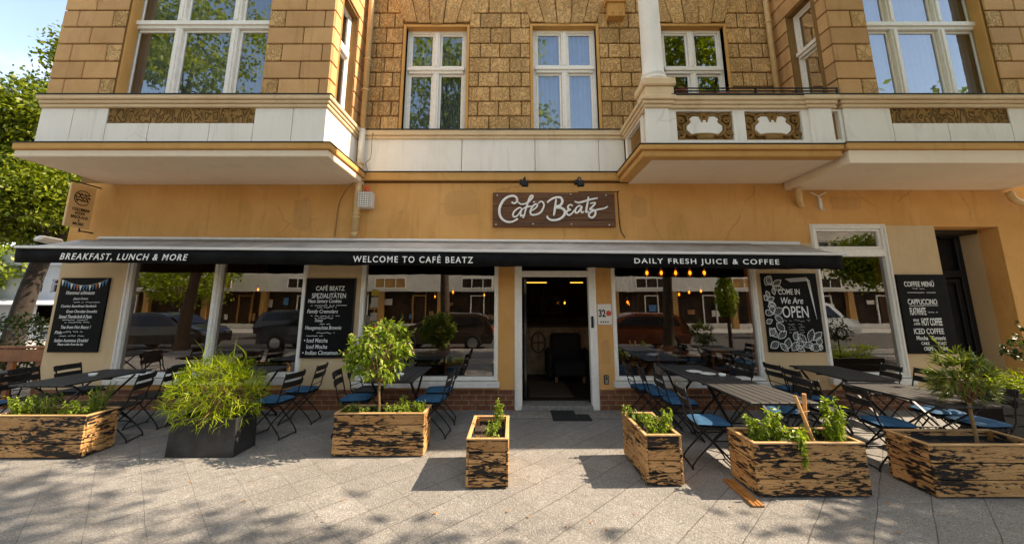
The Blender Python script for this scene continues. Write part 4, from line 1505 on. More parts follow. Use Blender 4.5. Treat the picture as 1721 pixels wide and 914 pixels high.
for k in range(15):
    u = (k + 0.5) / 15
    x = -8.05 + 0.83 * u
    z = 2.20 - 0.11 * math.sin(PI * u)
    if k % 3 == 1:
        q1.prism([(x - 0.022, z), (x + 0.022, z), (x + 0.004, z - 0.10)], YB - 0.003, YB + 0.001)
    if k % 3 == 2:
        (q2 if k % 2 else q1).prism([(x - 0.022, z), (x + 0.022, z), (x + 0.004, z - 0.10)], YB - 0.003, YB + 0.001)
q1.build('pennant', M['bluep'], t)
q2.build('pennant', M['orangep'], t)
MB().tube([(-8.05 + 0.83 * k / 16, YB - 0.002, 2.205 - 0.11 * math.sin(PI * k / 16)) for k in range(17)], 0.004, 4).build('garland_string', M['chalkcol'], t)

t = chalkboard(-3.66, -2.82, 0.875, 2.205, 'framed black menu board of house specialities between the two left windows', True)
q = MB()
L2 = [('CAFÉ BEATZ', -3.50, -2.99, 2.055, 0.10, 0.0), ('SPEZIALITÄTEN', -3.56, -2.96, 1.925, 0.105, 0.0), ('Haus Samary Cookies', -3.62, -3.03, 1.815, 0.085, 0.2),
      ('', -3.57, -2.93, 1.745, 0.012, 0), ('', -3.45, -3.1, 1.715, 0.03, 0), ('Family Cremolars', -3.62, -3.08, 1.635, 0.085, 0.2), ('', -3.55, -3.0, 1.565, 0.012, 0), ('', -3.48, -3.15, 1.53, 0.03, 0),
      ('Honey', -3.47, -3.33, 1.48, 0.07, 0.25), ('', -3.38, -3.2, 1.425, 0.015, 0), ('Hausgemachtes Brownie', -3.63, -3.0, 1.355, 0.085, 0.2), ('', -3.42, -3.1, 1.275, 0.02, 0), ('', -3.60, -3.3, 1.225, 0.006, 0),
      ('• Iced Matcha', -3.63, -3.22, 1.15, 0.07, 0.1), ('Iced Mocha', -3.58, -3.22, 1.045, 0.07, 0.1), ('• Indian Cinnamon', -3.64, -3.03, 0.945, 0.07, 0.15)]
for i, (s, a, b, z, h, sh) in enumerate(L2):
    if i == 2:
        q.build('chalk_heading', M['white_paint'], t)
        q = MB()
    if s:
        put_text(q, s, a, b, z, h, YB, shear=sh, bold=0.006, th=0.002)
    else:
        scrawl(q, a, b, z, h, YB, 0.0045, i + 40)
q.build('chalk_writing', M['white_paint'], t)

t = chalkboard(4.44, 5.42, 0.955, 2.31, 'chalkboard with drawn flowers and the words come in we are open', False)
q = MB()
put_text(q, 'COME IN', 4.71, 5.09, 1.985, 0.10, YB, bold=0.006, th=0.002)
q.build('text_line', M['white_paint'], t)
q = MB()
put_text(q, 'We Are', 4.74, 5.13, 1.83, 0.115, YB, shear=0.2, bold=0.006, th=0.002)
q.build('text_line', M['white_paint'], t)
q = MB()
put_text(q, 'OPEN', 4.745, 5.20, 1.635, 0.20, YB, bold=0.004, th=0.002)
q.build('text_line', M['white_paint'], t)
q = MB()
scrawl(q, 4.75, 5.22, 1.485, 0.035, YB, 0.004, 5)
for z in (1.42, 1.375, 1.33, 1.285):
    scrawl(q, 4.82, 4.95, z, 0.025, YB, 0.0045, int(z * 1000))
    scrawl(q, 5.0, 5.1, z, 0.025, YB, 0.0045, int(z * 2000))
q.build('chalk_scribble', M['chalkcol'], t)
q, qf = MB(), MB()
rr = random.Random(5)


def chalk_leaf(x, z, L, ang, wd, fill):
    ca, sa = math.cos(ang), math.sin(ang)
    pts = []
    for k in range(13):
        u = k / 12
        pts.append((u * L, wd * math.sin(PI * u) * (1.0 if u < 0.8 else 0.9)))
    out = [(x + a * ca - b * sa, z + a * sa + b * ca) for a, b in pts] + [(x + a * ca + b * sa, z + a * sa - b * ca) for a, b in reversed(pts[1:-1])]
    out = [(min(5.41, max(4.45, a)), min(2.3, max(0.965, b))) for a, b in out]
    q.tube([(a, YB, b) for a, b in out + out[:1]], 0.0055, 4)
    for k in range(2, 11, 2):                      # hatching inside the leaf
        a, b = pts[k]
        for s in (-1, 1):
            p0 = (x + a * ca, z + a * sa)
            p1 = (x + (a + L * 0.08) * ca - s * b * 0.85 * sa, z + (a + L * 0.08) * sa + s * b * 0.85 * ca)
            if 4.45 < p1[0] < 5.41 and 0.965 < p1[1] < 2.3:
                qf.tube([(p0[0], YB, p0[1]), (p1[0], YB, p1[1])], 0.004, 4)


for (x, z, L, a, wd) in ((4.5, 2.1, 0.2, 1.0, 0.07), (4.62, 2.08, 0.2, 0.6, 0.05), (4.62, 2.08, 0.2, -0.3, 0.045), (4.6, 2.1, 0.17, 1.9, 0.05), (4.5, 2.0, 0.12, -1.2, 0.035), (4.62, 2.05, 0.12, -1.4, 0.03),
                         (4.5, 1.83, 0.14, 0.4, 0.04), (4.5, 1.83, 0.12, 2.2, 0.04), (4.52, 1.8, 0.14, -0.5, 0.04), (4.5, 1.72, 0.14, 0.5, 0.04),
                         (4.58, 1.6, 0.2, 0.5, 0.06), (4.58, 1.6, 0.16, 1.7, 0.05), (4.58, 1.6, 0.17, 2.9, 0.05), (4.6, 1.56, 0.17, -0.6, 0.05), (4.55, 1.5, 0.14, 3.6, 0.04),
                         (4.62, 1.45, 0.2, -0.9, 0.06), (4.58, 1.36, 0.17, -2.2, 0.05), (4.6, 1.2, 0.2, 2.2, 0.06), (4.62, 1.18, 0.2, 0.7, 0.055), (4.62, 1.12, 0.18, -2.6, 0.06), (4.64, 1.1, 0.18, -0.8, 0.05),
                         (4.75, 1.0, 0.2, 1.3, 0.06), (4.83, 0.98, 0.2, 0.8, 0.06), (4.9, 1.15, 0.16, 1.2, 0.05), (4.98, 1.0, 0.2, 1.5, 0.06), (5.05, 1.05, 0.16, 0.3, 0.05), (5.1, 1.12, 0.2, 2.4, 0.06),
                         (5.15, 1.12, 0.24, 1.2, 0.06), (5.22, 1.15, 0.22, 0.7, 0.055), (5.3, 1.05, 0.17, 1.3, 0.05), (5.15, 1.0, 0.22, 0.3, 0.06), (5.05, 0.97, 0.18, 2.6, 0.05), (5.32, 0.98, 0.1, 1.2, 0.03), (5.2, 1.0, 0.1, 2.2, 0.03)):
    chalk_leaf(x, z, L, a, wd, True)
for k in range(5):                                   # corner strokes top right
    q.tube([(4.86 + k * 0.02, YB, 2.21 - k * 0.013), (5.24 + k * 0.012, YB, 2.235 - k * 0.013)], 0.0035, 4)
    q.tube([(5.24 + k * 0.012, YB, 2.235 - k * 0.013), (5.30 + k * 0.008, YB, 1.75 - k * 0.06)], 0.0035, 4)
q.build('chalk_drawing', M['white_paint'], t)
qf.build('chalk_hatching', M['chalkcol'], t)

t = chalkboard(6.855, 7.735, 0.925, 2.29, 'coffee menu chalkboard on the pier beside the house entrance', False)
q = MB()
L4 = [('COFFEE MENÜ', 6.97, 7.50, 2.13, 0.11, 0, 0.02), ('CAPPUCCINO', 6.98, 7.50, 1.81, 0.095, 0, 0.02), ('FLATWHITE', 6.99, 7.27, 1.645, 0.13, 0, 0.03),
      ('WITH OAT', 7.02, 7.12, 1.49, 0.045, 0, 0.02), ('or SOYA', 7.02, 7.13, 1.43, 0.045, 0, 0.02), ('HOT COFFEE', 7.16, 7.52, 1.465, 0.13, 0, 0.03), ('ICED COFFEE', 7.0, 7.52, 1.305, 0.095, 0, 0.015),
      ('Mocha', 7.02, 7.22, 1.19, 0.07, 0.1, 0.02), ('Turmeric', 7.29, 7.53, 1.19, 0.07, 0.1, 0.02), ('CAKE', 7.09, 7.23, 1.10, 0.05, 0, 0.02), ('TOAST', 7.37, 7.53, 1.10, 0.05, 0, 0.02), ('CREPE', 7.12, 7.28, 1.01, 0.06, 0, 0.02), ('TINY', 7.42, 7.54, 1.01, 0.06, 0.1, 0.02)]
for (s, a, b, z, h, sh, bo) in L4:
    q2_ = MB()
    put_text(q2_, s, a, b, z, h, YB, shear=sh, bold=bo * 0.6, th=0.002)
    q2_.build('text_line', M['white_paint'], t)
for (a, b, z) in ((7.0, 7.3, 1.97), (7.34, 7.5, 1.97), (7.2, 7.5, 1.745), (7.0, 7.25, 1.74)):
    q.bar((a, YB, z), (b, YB, z), 0.003, 0.008)
scrawl(q, 7.1, 7.34, 2.04, 0.02, YB, 0.004, 77)
scrawl(q, 7.3, 7.48, 1.63, 0.02, YB, 0.004, 78)
q.build('chalk_writing', M['white_paint'], t)

#@@PART2@@
# ------------------------------------------------------------------ furniture
def smooth_bar(mb, pts, w, h, up):
    for i in range(len(pts) - 1):
        mb.bar(pts[i], pts[i + 1], w, h, up)


def make_chair(name, label, group, cushion):
    t = thing(name, label, 'chair', (0, 0, 0), 0, group)
    for s in (-1, 1):
        y = 0.185 * s
        pts = smooth_path([(0.235, y, 0.0), (0.215, y, 0.05), (0.10, y, 0.19), (-0.155, y, 0.46), (-0.205, y * 0.97, 0.60), (-0.265, y * 0.95, 0.85)], 4)
        MB().tube(pts, 0.0095, 6).build('back_leg', M['black'], t, smooth=True)
        y = 0.158 * s
        pts = smooth_path([(-0.235, y, 0.0), (-0.215, y, 0.06), (-0.10, y, 0.19), (0.15, y, 0.425)], 4)
        MB().tube(pts, 0.0095, 6).build('front_leg', M['black'], t, smooth=True)
    MB().tube([(0.228, -0.185, 0.018), (0.228, 0.185, 0.018)], 0.008, 6).build('stretcher', M['black'], t)
    MB().tube([(-0.229, -0.158, 0.018), (-0.229, 0.158, 0.018)], 0.008, 6).build('stretcher', M['black'], t)
    MB().tube([(-0.19, -0.18, 0.56), (-0.175, 0, 0.55), (-0.19, 0.18, 0.56)], 0.006, 5).build('stretcher', M['black'], t)
    st = MB()
    for k in range(6):
        x = -0.165 + k * 0.064
        st.box(x, x + 0.054, -0.19, 0.19, 0.430, 0.448)
    for s in (-1, 1):
        st.box(-0.16, 0.20, 0.16 * s - 0.012, 0.16 * s + 0.012, 0.414, 0.4297)
    st.build('seat', M['slat'], t, bevel=0.004)
    for (z0, z1, x) in ((0.655, 0.73, -0.218), (0.765, 0.84, -0.246)):
        vs = []
        b = MB()
        n = 8
        pts = [(x - 0.018 - 0.02 * math.cos((k / n - 0.5) * PI), -0.195 + 0.39 * k / n) for k in range(n + 1)]
        for k in range(n):
            (xa, ya), (xb, yb) = pts[k], pts[k + 1]
            lean = -0.25 * (z1 - z0)
            b.add([(xa, ya, z0), (xb, yb, z0), (xb + 0.014, yb, z0), (xa + 0.014, ya, z0),
                   (xa + lean, ya, z1), (xb + lean, yb, z1), (xb + lean + 0.014, yb, z1), (xa + lean + 0.014, ya, z1)],
                  [(0, 3, 2, 1), (4, 5, 6, 7), (0, 1, 5, 4), (2, 3, 7, 6)] + ([(3, 0, 4, 7)] if k == 0 else []) + ([(1, 2, 6, 5)] if k == n - 1 else []))
        b.build('back_slat', M['slat'], t)
    if cushion:
        c = MB()
        n = 14
        idx = {}
        for sgn in (1, -1):
            for i in range(n + 1):
                for j in range(n + 1):
                    u, v = -1 + 2 * i / n, -1 + 2 * j / n
                    e = max(0.0, (1 - abs(u) ** 5)) ** 0.5 * max(0.0, (1 - abs(v) ** 5)) ** 0.5
                    d = 0.0
                    for (a, q) in ((-0.38, -0.38), (0.38, -0.38), (-0.38, 0.38), (0.38, 0.38)):
                        d += 0.014 * math.exp(-((u - a) ** 2 + (v - q) ** 2) / 0.02)
                    z = 0.474 + sgn * (0.024 * e - d * (1 if sgn > 0 else 0))
                    k_ = 1 - 0.05 * (u * u * v * v)
                    c.v.append((0.02 + 0.195 * u * k_, 0.195 * v * k_, z))
        m = (n + 1) ** 2
        for i in range(n):
            for j in range(n):
                a = i * (n + 1) + j
                c.f.append((a, a + n + 1, a + n + 2, a + 1))
                c.f.append((m + a, m + a + 1, m + a + n + 2, m + a + n + 1))
        rim = [i * (n + 1) for i in range(n + 1)] + [n * (n + 1) + j for j in range(1, n + 1)] + [i * (n + 1) + n for i in range(n - 1, -1, -1)] + [j for j in range(n - 1, 0, -1)]
        for i in range(len(rim)):
            a, b2 = rim[i], rim[(i + 1) % len(rim)]
            c.f.append((a, b2, m + b2, m + a))
        c.build('seat_cushion', M[cushion], t, smooth=True)
    return t


GC = 'folding bistro chairs at the terrace tables'
chair_blue = make_chair('bistro_chair', 'x', GC, 'cushion')
chair_dark = make_chair('bistro_chair', 'x', GC, 'cushiondark')
chair_bare = make_chair('bistro_chair', 'x', GC, None)
used = set()
jit = random.Random(99)


def place_chair(kind, x, y, rz, label):
    root = {'b': chair_blue, 'd': chair_dark, 'n': chair_bare}[kind]
    if kind in used:
        return dup(root, (x, y, 0.0), math.radians(rz), label, GC)
    used.add(kind)
    root.location = (x, y, 0.0)
    root.rotation_euler = (0, 0, math.radians(rz))
    root['label'] = label
    return root


for a in [
    ('b', 2.10, 6.42, 2, 'blue cushioned bistro chair beside the right of the door, closest to the window glass'),
    ('b', 2.20, 6.02, -3, 'blue cushioned bistro chair, second from the glass in the row right of the door'),
    ('b', 2.27, 5.55, 3, 'blue cushioned bistro chair, third from the glass in the row right of the door'),
    ('b', 2.22, 4.67, -4, 'blue cushioned bistro chair standing alone between the two planters right of the door'),
    ('n', 3.42, 6.28, 184, 'bare bistro chair on the far side of the table with the white plates'),
    ('b', 3.42, 5.12, 176, 'bistro chair with bright blue cushion behind the tied stakes planter'),
    ('b', 4.36, 6.30, 4, 'blue cushioned bistro chair under the flower chalkboard, its back nearest the wall'),
    ('b', 4.30, 5.78, -3, 'blue cushioned bistro chair in front of the flower chalkboard, one place from the wall'),
    ('d', 4.02, 5.18, 8, 'black cushioned bistro chair behind the stakes planter, back slats facing the street'),
    ('b', 4.22, 4.62, -14, 'blue cushioned bistro chair between the two right hand planters'),
    ('b', 5.30, 4.62, 182, 'blue cushioned bistro chair half hidden behind the narrow leaved standard tree'),
    ('b', 5.34, 5.08, 178, 'blue cushioned bistro chair right of the standard tree, on the side nearer the wall'),
    ('n', 5.62, 6.22, 172, 'bare bistro chair below the narrow window with the transom'),
    ('n', 5.74, 5.82, 178, 'bare bistro chair below the coffee menu, right of the far table'),
    ('b', -2.24, 5.72, 3, 'blue cushioned bistro chair left of the flowering standard tree, nearer the street'),
    ('d', -2.26, 6.26, -2, 'black cushioned bistro chair left of the flowering standard tree, under the specialities board'),
    ('b', -1.13, 5.66, 178, 'blue cushioned bistro chair right of the flowering standard tree, nearer the street'),
    ('b', -1.12, 6.22, 183, 'blue cushioned bistro chair right of the flowering standard tree, under the window'),
    ('b', -3.30, 5.62, 176, 'blue cushioned bistro chair beside the metal tub with the feathery bush'),
    ('b', -3.26, 6.24, 181, 'blue cushioned bistro chair behind the metal tub, its back against the specialities pier'),
    ('n', -5.28, 5.42, 190, 'bare bistro chair standing between the leftmost planter and the metal tub'),
    ('n', -5.34, 6.02, 183, 'bare bistro chair under the left window, between planter and metal tub'),
    ('d', -6.72, 6.26, -4, 'black bistro chair below the bunting chalkboard, right one of its pair'),
    ('n', -6.98, 5.92, 2, 'black bistro chair below the bunting chalkboard, left one of its pair'),
    ('b', -6.98, 5.34, 184, 'blue cushioned bistro chair at the far left table behind the leftmost planter'),
    ('n', -4.86, 6.15, 3, 'bare bistro chair hidden behind the feathery bush'),
]:
    a = list(a)
    a[3] += jit.uniform(-7, 7)
    place_chair(*a)

GT = 'folding slatted terrace tables'


def make_table(label):
    t = thing('folding_table', label, 'table', (0, 0, 0), 0, GT)
    tp = MB()
    for k in range(7):
        x = -0.36 + k * 0.1035
        tp.box(x, x + 0.0955, -0.6, 0.6, 0.725, 0.747)
    for y in (-0.5, 0.0, 0.5):
        tp.box(-0.34, 0.34, y - 0.02, y + 0.02, 0.70, 0.7247)
    tp.build('table_top', M['tabletop'], t, bevel=0.004)
    for s in (-1, 1):
        for q in (-1, 1):
            x = 0.27 * s + 0.012 * q
            p = smooth_path([(x, 0.46 * q, 0.0), (x, 0.42 * q, 0.07), (x, 0.0, 0.37), (x, -0.43 * q, 0.70)], 4)
            l_ = MB()
            smooth_bar(l_, p, 0.012, 0.03, (1, 0, 0.01))
            l_.build('leg', M['black'], t)
    for q in (-1, 1):
        MB().tube([(-0.27, 0.45 * q, 0.02), (0.27, 0.45 * q, 0.02)], 0.009, 6).build('stretcher', M['black'], t)
    MB().tube([(-0.28, 0, 0.37), (0.28, 0, 0.37)], 0.008, 6).build('stretcher', M['black'], t)
    return t


tb = make_table('dark slatted table with white plates right of the door against the window')
tb.location = (2.80, 6.12, 0.012)
for (x, y, rz, lab) in [
    (2.87, 4.86, 0, 'sun streaked slatted table behind the planter with two tied stakes'),
    (4.98, 6.08, -3, 'slatted table under the transom window at the right end of the cafe'),
    (4.72, 4.72, 3, 'slatted table behind the rightmost planter and its narrow leaved tree'),
    (-1.70, 5.98, 0, 'slatted table behind the flowering standard tree left of the door'),
    (-6.08, 5.72, 0, 'slatted table under the left window behind the leftmost planter'),
    (-7.98, 5.62, 0, 'far left slatted table cut off by the edge of the picture'),
    (-4.08, 6.05, 0, 'slatted table behind the feathery bush and metal tub'),
]:
    dup(tb, (x, y, 0.012), math.radians(rz), lab, GT)


def ashtray(x, y, label):
    o = MB().lathe([(0.0, 0.0), (0.04, 0.0), (0.052, 0.035), (0.045, 0.036), (0.034, 0.012), (0.0, 0.011)], (0, 0, 0), 16).build('ashtray', M['ashtray'], None, smooth=True)
    o.location = (x, y, 0.7592)
    tag(o, label, 'ashtray', 'white ashtrays on the tables')


ashtray(3.0, 5.72, 'small white ashtray beside the plates on the table right of the door')
ashtray(-6.05, 5.75, 'small white ashtray on the table under the left window')
ashtray(-1.62, 5.75, 'small white ashtray on the table behind the flowering standard tree')
ashtray(-7.7, 5.5, 'small white ashtray on the far left table')
for (x, y, lab) in ((2.75, 6.05, 'white plate on the table right of the door, nearer the glass'), (2.86, 5.86, 'white plate on the table right of the door, nearer the street')):
    o = MB().lathe([(0.0, 0.0), (0.07, 0.0), (0.115, 0.014), (0.113, 0.018), (0.07, 0.006), (0.0, 0.005)], (0, 0, 0), 24).build('plate', M['ashtray'], None, smooth=True)
    o.location = (x, y, 0.7592)
    tag(o, lab, 'plate', 'white plates on the table')

# ------------------------------------------------------------------ planters
GP = 'charred wooden planters along the terrace'


def planter(L, Wd, H, x, y, rz, label, rows=4):
    t = thing('wooden_planter', label, 'planter', (x, y, 0), math.radians(rz), GP)
    th = 0.026
    hp = (H - 0.03) / rows
    for s in (-1, 1):
        m = MB()
        for k in range(rows):
            z = 0.012 + k * hp
            y0 = s * (Wd / 2 - th) if s > 0 else -Wd / 2
            m.box(-L / 2 + 0.002, L / 2 - 0.002, y0, y0 + th, z + 0.005, z + hp - 0.005)
        m.build('side_panel', M['charx'], t, bevel=0.0035)
        m = MB()
        for k in range(rows):
            z = 0.012 + k * hp
            x0 = s * (L / 2 - th) if s > 0 else -L / 2
            m.box(x0, x0 + th, -Wd / 2 + th + 0.002, Wd / 2 - th - 0.002, z + 0.005, z + hp - 0.005)
        m.build('end_panel', M['chary'], t, bevel=0.0035)
    r = MB()
    r.wall(-L / 2 - 0.002, L / 2 + 0.002, H - 0.017, H, -Wd / 2 - 0.002, -Wd / 2 + 0.036)
    r.wall(-L / 2 - 0.002, L / 2 + 0.002, H - 0.017, H, Wd / 2 - 0.036, Wd / 2 + 0.002)
    r.box(-L / 2 - 0.002, -L / 2 + 0.036, -Wd / 2 + 0.037, Wd / 2 - 0.037, H - 0.017, H)
    r.box(L / 2 - 0.036, L / 2 + 0.002, -Wd / 2 + 0.037, Wd / 2 - 0.037, H - 0.017, H)
    r.build('rim', M['rimwood'], t, bevel=0.003)
    for sx in (-1, 1):
        for sy in (-1, 1):
            cx, cy = sx * (L / 2 - th - 0.02), sy * (Wd / 2 - th - 0.02)
            MB().box(cx - 0.018, cx + 0.018, cy - 0.018, cy + 0.018, 0.0, H - 0.018).build('corner_post', M['plank'], t)
    ln = MB().frame(-L / 2 + th + 0.001, L / 2 - th - 0.001, -Wd / 2 + th + 0.001, Wd / 2 - th - 0.001, 0.012, H - 0.06, 0.008)
    ln.v = [(p[0], p[2], p[1]) for p in ln.v]
    ln.build('dark_backing', M['blackmat'], t)  # added black box behind the plank gaps so the seams read dark
    so_ = MB()
    nx_, ny_ = 26, 10
    ax, ay = L / 2 - th - 0.010, Wd / 2 - th - 0.010
    rr = random.Random(int(abs(x * 100)) + 3)
    for i in range(nx_ + 1):
        for j in range(ny_ + 1):
            so_.v.append((-ax + 2 * ax * i / nx_, -ay + 2 * ay * j / ny_, H - 0.10 + rr.uniform(-0.014, 0.014)))
    for i in range(nx_):
        for j in range(ny_):
            a = i * (ny_ + 1) + j
            so_.f.append((a, a + ny_ + 1, a + ny_ + 2, a + 1))
    so_.build('soil', M['soil'], t, smooth=True)
    return t


planter(0.80, 0.42, 0.46, -0.255, 4.50, 90, 'narrow charred planter end on to the street, left of the door')
planter(0.82, 0.37, 0.48, 1.52, 4.56, 90, 'narrow charred planter end on to the street, right of the door')
planter(1.09, 0.40, 0.49, -1.605, 5.08, 0, 'charred planter holding the flowering standard tree')
planter(1.07, 0.46, 0.48, 2.835, 4.16, 0, 'charred planter holding two tied stakes and tomato like seedlings', 3)
planter(1.12, 0.46, 0.47, 4.52, 4.14, 0, 'rightmost charred planter holding the narrow leaved standard tree', 3)
planter(1.12, 0.40, 0.48, -5.62, 5.02, 0, 'leftmost charred planter full of mixed herbs', 3)

t = thing('metal_planter', 'dark zinc tub holding the feathery yellow green bush', 'planter', (-3.705, 5.07, 0))
gm = MB()
for (sgn, ax) in ((1, 0),):
    o_ = [(-0.405, -0.2), (0.405, -0.2), (0.405, 0.2), (-0.405, 0.2)]
    i_ = [(-0.39, -0.185), (0.39, -0.185), (0.39, 0.185), (-0.39, 0.185)]
    k1 = 0.965
    vs = [(a * 1.0, b * 1.0, 0.0) for a, b in o_] + [(a * k1, b * k1, 0.43) for a, b in o_] + [(a * k1, b * k1, 0.43) for a, b in i_] + [(a, b, 0.30) for a, b in i_]
    fs = []
    for i in range(4):
        j = (i + 1) % 4
        fs += [(i, j, 4 + j, 4 + i), (4 + i, 4 + j, 8 + j, 8 + i), (8 + i, 8 + j, 12 + j, 12 + i)]
    gm.add(vs, fs)
gm.build('tub', M['zinc'], t, bevel=0.004)
MB().box(-0.38, 0.38, -0.178, 0.178, 0.3, 0.36).build('soil', M['soil'], t)

# ------------------------------------------------------------------ plants
def rdir(rr, up=0.0):
    while True:
        v = Vector((rr.uniform(-1, 1), rr.uniform(-1, 1), rr.uniform(-1, 1)))
        if 0.05 < v.length < 1:
            v.normalize()
            v.z += up
            return v.normalized()


def leaf(mb, p, d, L, W, rr, droop=0.25):
    d = d.normalized()
    s = d.cross(Vector((0, 0, 1)))
    if s.length < 0.05:
        s = Vector((1, 0, 0))
    s.normalize()
    s = (s + Vector((rr.uniform(-.5, .5), rr.uniform(-.5, .5), rr.uniform(-.5, .5)))).normalized()
    m = p + d * (L * 0.45) + Vector((0, 0, 0.0))
    tip = p + d * L - Vector((0, 0, droop * L))
    n = len(mb.v)
    mb.v += [tuple(p), tuple(m + s * W / 2), tuple(tip), tuple(m - s * W / 2)]
    mb.f.append((n, n + 1, n + 2, n + 3))


def blade(mb, p, d, L, W, rr, curl=0.6, seg=4, gravity=0.7):
    d = d.normalized()
    s = d.cross(Vector((rr.uniform(-1, 1), rr.uniform(-1, 1), 1))).normalized()
    n0 = len(mb.v)
    q = p.copy()
    dd = d.copy()
    for k in range(seg + 1):
        wv = W * (1 - 0.75 * (k / seg) ** 2) / 2
        mb.v += [tuple(q + s * wv), tuple(q - s * wv)]
        dd = (dd + Vector((0, 0, -gravity / seg)) + Vector((rr.uniform(-1, 1), rr.uniform(-1, 1), rr.uniform(-1, 1))) * (curl / seg)).normalized()
        q = q + dd * (L / seg)
    for k in range(seg):
        a = n0 + 2 * k
        mb.f.append((a, a + 1, a + 3, a + 2))


# feathery bush
rr = random.Random(21)
t = thing('feathery_bush', 'big yellow green feathery bush spilling over the dark metal tub', 'bush', (-3.72, 5.07, 0.35))
fr, st = MB(), MB()
for k in range(560):
    u = rdir(rr, 0.3)
    r = rr.uniform(0.45, 1.0) ** 0.7
    c = Vector((u.x * 0.56 * r, u.y * 0.46 * r, 0.30 + u.z * 0.46 * r))
    if c.z < 0.02:
        c.z = rr.uniform(0.0, 0.16)
    if k % 18 == 0:
        st.tube(smooth_path([(rr.uniform(-.08, .08), rr.uniform(-.08, .08), 0.0), (c.x * 0.35, c.y * 0.35, c.z * 0.7 + 0.1), tuple(c)], 3), 0.004, 4)
    for j in range(6):
        d = (u * 0.8 + rdir(rr) * 0.9 + Vector((0, 0, 0.45)))
        blade(fr, c + rdir(rr) * 0.04, d, rr.uniform(0.07, 0.15), rr.uniform(0.007, 0.011), rr, 1.7, 5, 0.95)
for k in range(9):
    c = Vector((rr.uniform(-0.35, 0.45), rr.uniform(-0.2, 0.2), 0.78))
    blade(fr, c, Vector((rr.uniform(-.4, .4), rr.uniform(-.3, .3), 1)), rr.uniform(0.2, 0.3), 0.012, rr, 0.9, 6, 0.9)
st.build('stem', M['stem'], t)
fr.build('foliage', M['leaf_bush'], t, smooth=True)


def standard(name, label, x, y, z0, h, kind, seed):
    rr = random.Random(seed)
    t = thing(name, label, 'small tree', (x, y, z0))
    tr = MB()
    zc = h[0]
    tr.tube(smooth_path([(0, 0, -0.02), (0.006, 0.004, zc * 0.4), (-0.006, 0, zc * 0.8), (0.0, 0.0, zc + 0.16)], 4), 0.016, 8)
    lf, pt = MB(), MB()
    cl = []
    R = h[1]
    for k in range(h[3]):
        u = rdir(rr, 0.12)
        r = rr.uniform(0.35, 1.0) ** 0.6
        c = Vector((u.x * R[0] * r, u.y * R[1] * r, zc + h[2] + u.z * R[2] * r))
        cl.append(c)
        if k % 4 == 0:
            tr.tube([(0, 0, zc + 0.02), tuple(c * 0.5 + Vector((0, 0, (zc + 0.1) * 0.5))), tuple(c)], [0.007, 0.005, 0.003], 5)
        if kind == 'broad':
            for j in range(9):
                d = u * 0.6 + rdir(rr) + Vector((0, 0, -0.15))
                leaf(lf, c + rdir(rr) * 0.045, d, rr.uniform(0.055, 0.10), rr.uniform(0.034, 0.054), rr, 0.3)
            if k % 3 == 0 and c.z > zc + h[2] - 0.02:
                for j in range(4):
                    leaf(pt, c + u * 0.05, u + rdir(rr) * 0.9, 0.03, 0.026, rr, 0.1)
        else:
            d0 = (u + Vector((0, 0, 0.5))).normalized()
            for j in range(9):
                d = d0 + rdir(rr) * 0.75
                blade(lf, c, d, rr.uniform(0.075, 0.125), rr.uniform(0.012, 0.019), rr, 0.4, 3, 0.55)
    for k in range(5):                                     # straggling shoots
        u = rdir(rr, 0.5)
        c = Vector((u.x * R[0], u.y * R[1], zc + h[2] + u.z * R[2]))
        e = c + (u + Vector((0, 0, 0.4))) * 0.10
        tr.tube([tuple(c * 0.8 + Vector((0, 0, (zc + h[2]) * 0.2))), tuple(e)], 0.003, 4)
        for j in range(7):
            q = c.lerp(e, j / 6)
            if kind == 'broad':
                leaf(lf, q, u + rdir(rr), 0.05, 0.026, rr, 0.2)
            else:
                blade(lf, q, u + rdir(rr) * 0.8, 0.11, 0.014, rr, 0.3, 3, 0.6)
    tr.build('trunk', M['stem'], t, smooth=True)
    lf.build('crown', M['leaf_std'] if kind == 'broad' else M['leaf_ole'], t)
    if pt.v:
        pt.build('blossom', M['petal'], t)
    return t


standard('standard_tree', 'round headed flowering standard tree with oval leaves left of the door', -1.68, 5.06, 0.38, (0.40, (0.43, 0.37, 0.36), 0.40, 175), 'broad', 5)
standard('standard_tree', 'narrow leaved standard tree in the rightmost charred planter', 4.70, 4.16, 0.37, (0.38, (0.27, 0.25, 0.25), 0.27, 120), 'narrow', 8)


def herb(name, label, x, y, z, hgt, rad, n, kind, seed, mat='leaf_herb', group='herbs in the planters', L=0.035):
    rr = random.Random(seed)
    t = thing(name, label, 'plant', (x, y, z), 0, group)
    lf, st = MB(), MB()
    for k in range(n):
        a, r = rr.uniform(0, 2 * PI), rad * math.sqrt(rr.random())
        b = Vector((r * math.cos(a) * 0.5, r * math.sin(a) * 0.5, 0))
        h = hgt * 1.25 * rr.uniform(0.5, 1.0)
        e = Vector((r * math.cos(a) * 1.15 + rr.uniform(-.03, .03), r * math.sin(a) * 1.0, h))
        m = b.lerp(e, 0.5) + Vector((rr.uniform(-.02, .02), rr.uniform(-.02, .02), h * 0.12))
        st.tube([tuple(b), tuple(m), tuple(e)], 0.0028, 4)
        steps = max(5, int(h / 0.016))
        for j in range(steps):
            f = 0.18 + 0.82 * j / (steps - 1)
            p = b.lerp(m, f * 2) if f < 0.5 else m.lerp(e, f * 2 - 1)
            for q in range(2):
                d = rdir(rr, 0.15)
                if kind == 'needle':
                    blade(lf, p, d + Vector((0, 0, 0.5)), rr.uniform(0.8, 1.3) * L * 1.2, 0.005, rr, 0.3, 2, 0.3)
                else:
                    leaf(lf, p, d, rr.uniform(0.8, 1.5) * L, rr.uniform(0.45, 0.65) * L, rr, 0.3)
    st.build('stem', M['leaf_herbdark'], t)
    lf.build('foliage', M[mat], t)
    return t


